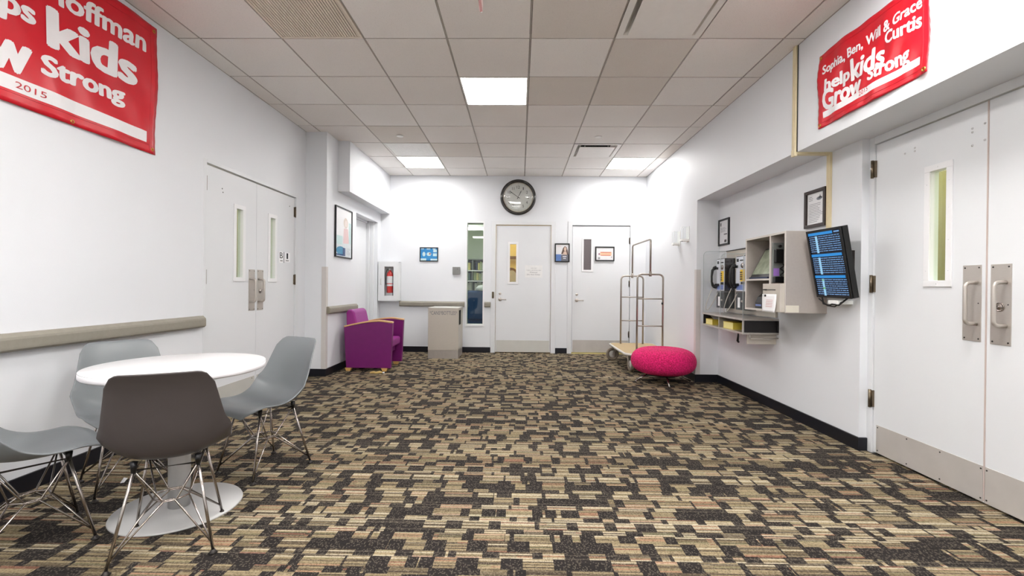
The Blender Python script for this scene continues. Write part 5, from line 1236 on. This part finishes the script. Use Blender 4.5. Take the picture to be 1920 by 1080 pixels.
# ------------------------------------------------------------------ shell chairs
def build_chair(label, shell_mat, loc, rz, group='wire-legged shell chairs at the round table'):
    t = thing('shell_chair', label, 'chair', loc, rz, group)
    prof = [(0.232, 0.368), (0.224, 0.388), (0.190, 0.398), (0.13, 0.394), (0.06, 0.384), (-0.01, 0.376), (-0.07, 0.378), (-0.12, 0.392), (-0.155, 0.425), (-0.178, 0.475), (-0.192, 0.53), (-0.206, 0.60), (-0.224, 0.67), (-0.243, 0.718), (-0.262, 0.750)]
    Wd = [0.345, 0.36, 0.385, 0.405, 0.415, 0.42, 0.425, 0.434, 0.442, 0.428, 0.404, 0.380, 0.354, 0.336, 0.318]
    # arc length resampling
    S_ = [0]
    for i in range(1, len(prof)): S_.append(S_[-1] + math.dist(prof[i], prof[i - 1]))
    def at(s_):
        s_ = max(0, min(S_[-1], s_))
        for i in range(1, len(S_)):
            if s_ <= S_[i]:
                u = (s_ - S_[i - 1]) / (S_[i] - S_[i - 1])
                # Catmull-Rom
                P = [prof[max(0, i - 2)], prof[i - 1], prof[i], prof[min(len(prof) - 1, i + 1)]]
                def cr(k): return 0.5 * (2 * P[1][k] + (P[2][k] - P[0][k]) * u + (2 * P[0][k] - 5 * P[1][k] + 4 * P[2][k] - P[3][k]) * u * u + (3 * P[1][k] - P[0][k] - 3 * P[2][k] + P[3][k]) * u ** 3)
                return cr(0), cr(1), Wd[i - 1] + (Wd[i] - Wd[i - 1]) * u
    NU, NV = 24, 40; vs = []
    T = S_[-1]
    for j in range(NV + 1):
        for i in range(NU + 1):
            u = -1 + 2 * i / NU; au = abs(u)
            rnd = 1 - math.sqrt(max(0, 1 - max(0, (au - 0.72) / 0.28) ** 2))
            s0 = 0.075 * rnd; s1 = T - 0.062 * rnd
            s_ = s0 + (s1 - s0) * j / NV
            y, z, w_ = at(s_)
            q = s_ / T
            # side flare: seat edges rise, back edges wrap forward, strongest at the hip
            hip = math.exp(-((q - 0.50) / 0.17) ** 2)
            e2 = au ** 2.6
            z += e2 * (0.022 * min(1, q / 0.15) * (1 if q < 0.5 else max(0, 1 - (q - 0.5) / 0.2)) + 0.055 * hip)
            y += e2 * (0.050 * max(0, min(1, (q - 0.42) / 0.2)) * (1 - 0.55 * max(0, (q - 0.7) / 0.3)) + 0.030 * hip)
            # front lip corners droop
            z -= e2 * 0.016 * max(0, 1 - q / 0.15)
            vs.append((u * w_ / 2, y, z))
    fs = [(j * (NU + 1) + i, j * (NU + 1) + i + 1, (j + 1) * (NU + 1) + i + 1, (j + 1) * (NU + 1) + i) for j in range(NV) for i in range(NU)]
    m = MB(); m.add(vs, fs, True); sh = m.build('seat_shell', shell_mat, t)
    so = sh.modifiers.new('thick', 'SOLIDIFY'); so.thickness = 0.0075; so.offset = 0; b_ = sh.modifiers.new('bev', 'BEVEL'); b_.width = 0.0025; b_.segments = 2; b_.limit_method = 'ANGLE'; b_.angle_limit = 0.9
    ft = {(-1, -1): (-0.168, -0.185), (1, -1): (0.168, -0.185), (-1, 1): (-0.160, 0.175), (1, 1): (0.160, 0.175)}
    mt = {k_: (k_[0] * 0.105, k_[1] * 0.105 - 0.005, 0.352) for k_ in ft}
    for k_, (fx, fy) in ft.items():
        m = MB(); mm = Vector(mt[k_]); bot = Vector((fx, fy, 0.012)); m.tube([mm, bot], 0.0058, 10); lg = m.build('leg', M['chrome'], t)
        g = MB(); g.lathe([(0.0, 0.0), (0.015, 0.0), (0.017, 0.004), (0.010, 0.009), (0.007, 0.016), (0.0, 0.016)], 16, cx=fx, cy=fy); g.build('glide', M['darkmetal'], lg)
    sides = [((-1, -1), (1, -1), (0, -1)), ((1, -1), (1, 1), (1, 0)), ((1, 1), (-1, 1), (0, 1)), ((-1, 1), (-1, -1), (-1, 0))]
    wire = MB(); ring = []
    for a, b2, dr_ in sides:
        n0 = Vector((dr_[0] * 0.062, dr_[1] * 0.062, 0.195)); tg = Vector((-dr_[1], dr_[0], 0)) * 0.026
        ma, mb_ = Vector(mt[a]), Vector(mt[b2])
        if (ma - n0).dot(tg) > 0: tg = -tg
        fa = Vector((ft[a][0], ft[a][1], 0.012)); fb = Vector((ft[b2][0], ft[b2][1], 0.012))
        la = fa + (ma - fa) * 0.09; lb = fb + (mb_ - fb) * 0.09
        up_ = Vector((0, 0, 0.004))
        wire.tube([ma, n0 + tg * -1 * -1 + up_, n0 - tg + up_, mb_] if False else [ma, n0 + tg * 1.0 * (1 if (n0 + tg - ma).length < (n0 - tg - ma).length else -1) + up_, n0 + tg * (1 if (n0 + tg - mb_).length < (n0 - tg - mb_).length else -1) + up_, mb_], 0.0036, 8)
        wire.tube([la, n0 + tg * 0.8 * (1 if (n0 + tg - fa).length < (n0 - tg - fa).length else -1) - up_, n0 + tg * 0.8 * (1 if (n0 + tg - fb).length < (n0 - tg - fb).length else -1) - up_, lb], 0.0036, 8)
        ring.append(n0 + tg); ring.append(n0 - tg)
    # the little ring that ties the four wires together
    ring = sorted(ring, key=lambda p: math.atan2(p.y, p.x)); wire.tube(ring, 0.0036, 8, closed=True)
    wire.build('wire_brace', M['chrome'], t)
    top = MB(); kk = [(-1, -1), (1, -1), (1, 1), (-1, 1)]
    top.tube([mt[k_] for k_ in kk], 0.0042, 8, closed=True); top.build('top_frame', M['darkmetal'], t)
    for k_ in kk:
        mo = MB(); zz = 0.352
        mo.tube([(mt[k_][0], mt[k_][1], zz - 0.008), (mt[k_][0], mt[k_][1], 0.380 + (0.006 if k_[1] < 0 else 0.0))], [0.009, 0.013], 12); mo.build('shock_mount', M['blackp'], t)
    return t
def heading(fx, fy): return math.atan2(fy, fx) - PI / 2      # local +y is the way the chair faces
CH1 = build_chair('grey shell chair with wire legs right of the table, seen from the side', M['shell'], (-1.500, 2.665, 0), heading(-0.43, -0.90))
CH2 = build_chair('charcoal shell chair nearest the viewer, its back turned to us', M['shell_dark'], (-1.461, 1.904, 0), heading(-0.46, 0.89))
CH3 = copy_tree(CH1); CH3.location = (-2.126, 2.449, 0); CH3.rotation_euler = (0, 0, heading(0.78, -0.63)); CH3['label'] = 'grey shell chair against the left wall, half behind the round table'
CH4 = copy_tree(CH1); CH4.location = (-2.02, 1.852, 0); CH4.rotation_euler = (0, 0, heading(0.58, 0.81)); CH4['label'] = 'grey shell chair cut off by the left edge, showing only seat and wire legs'
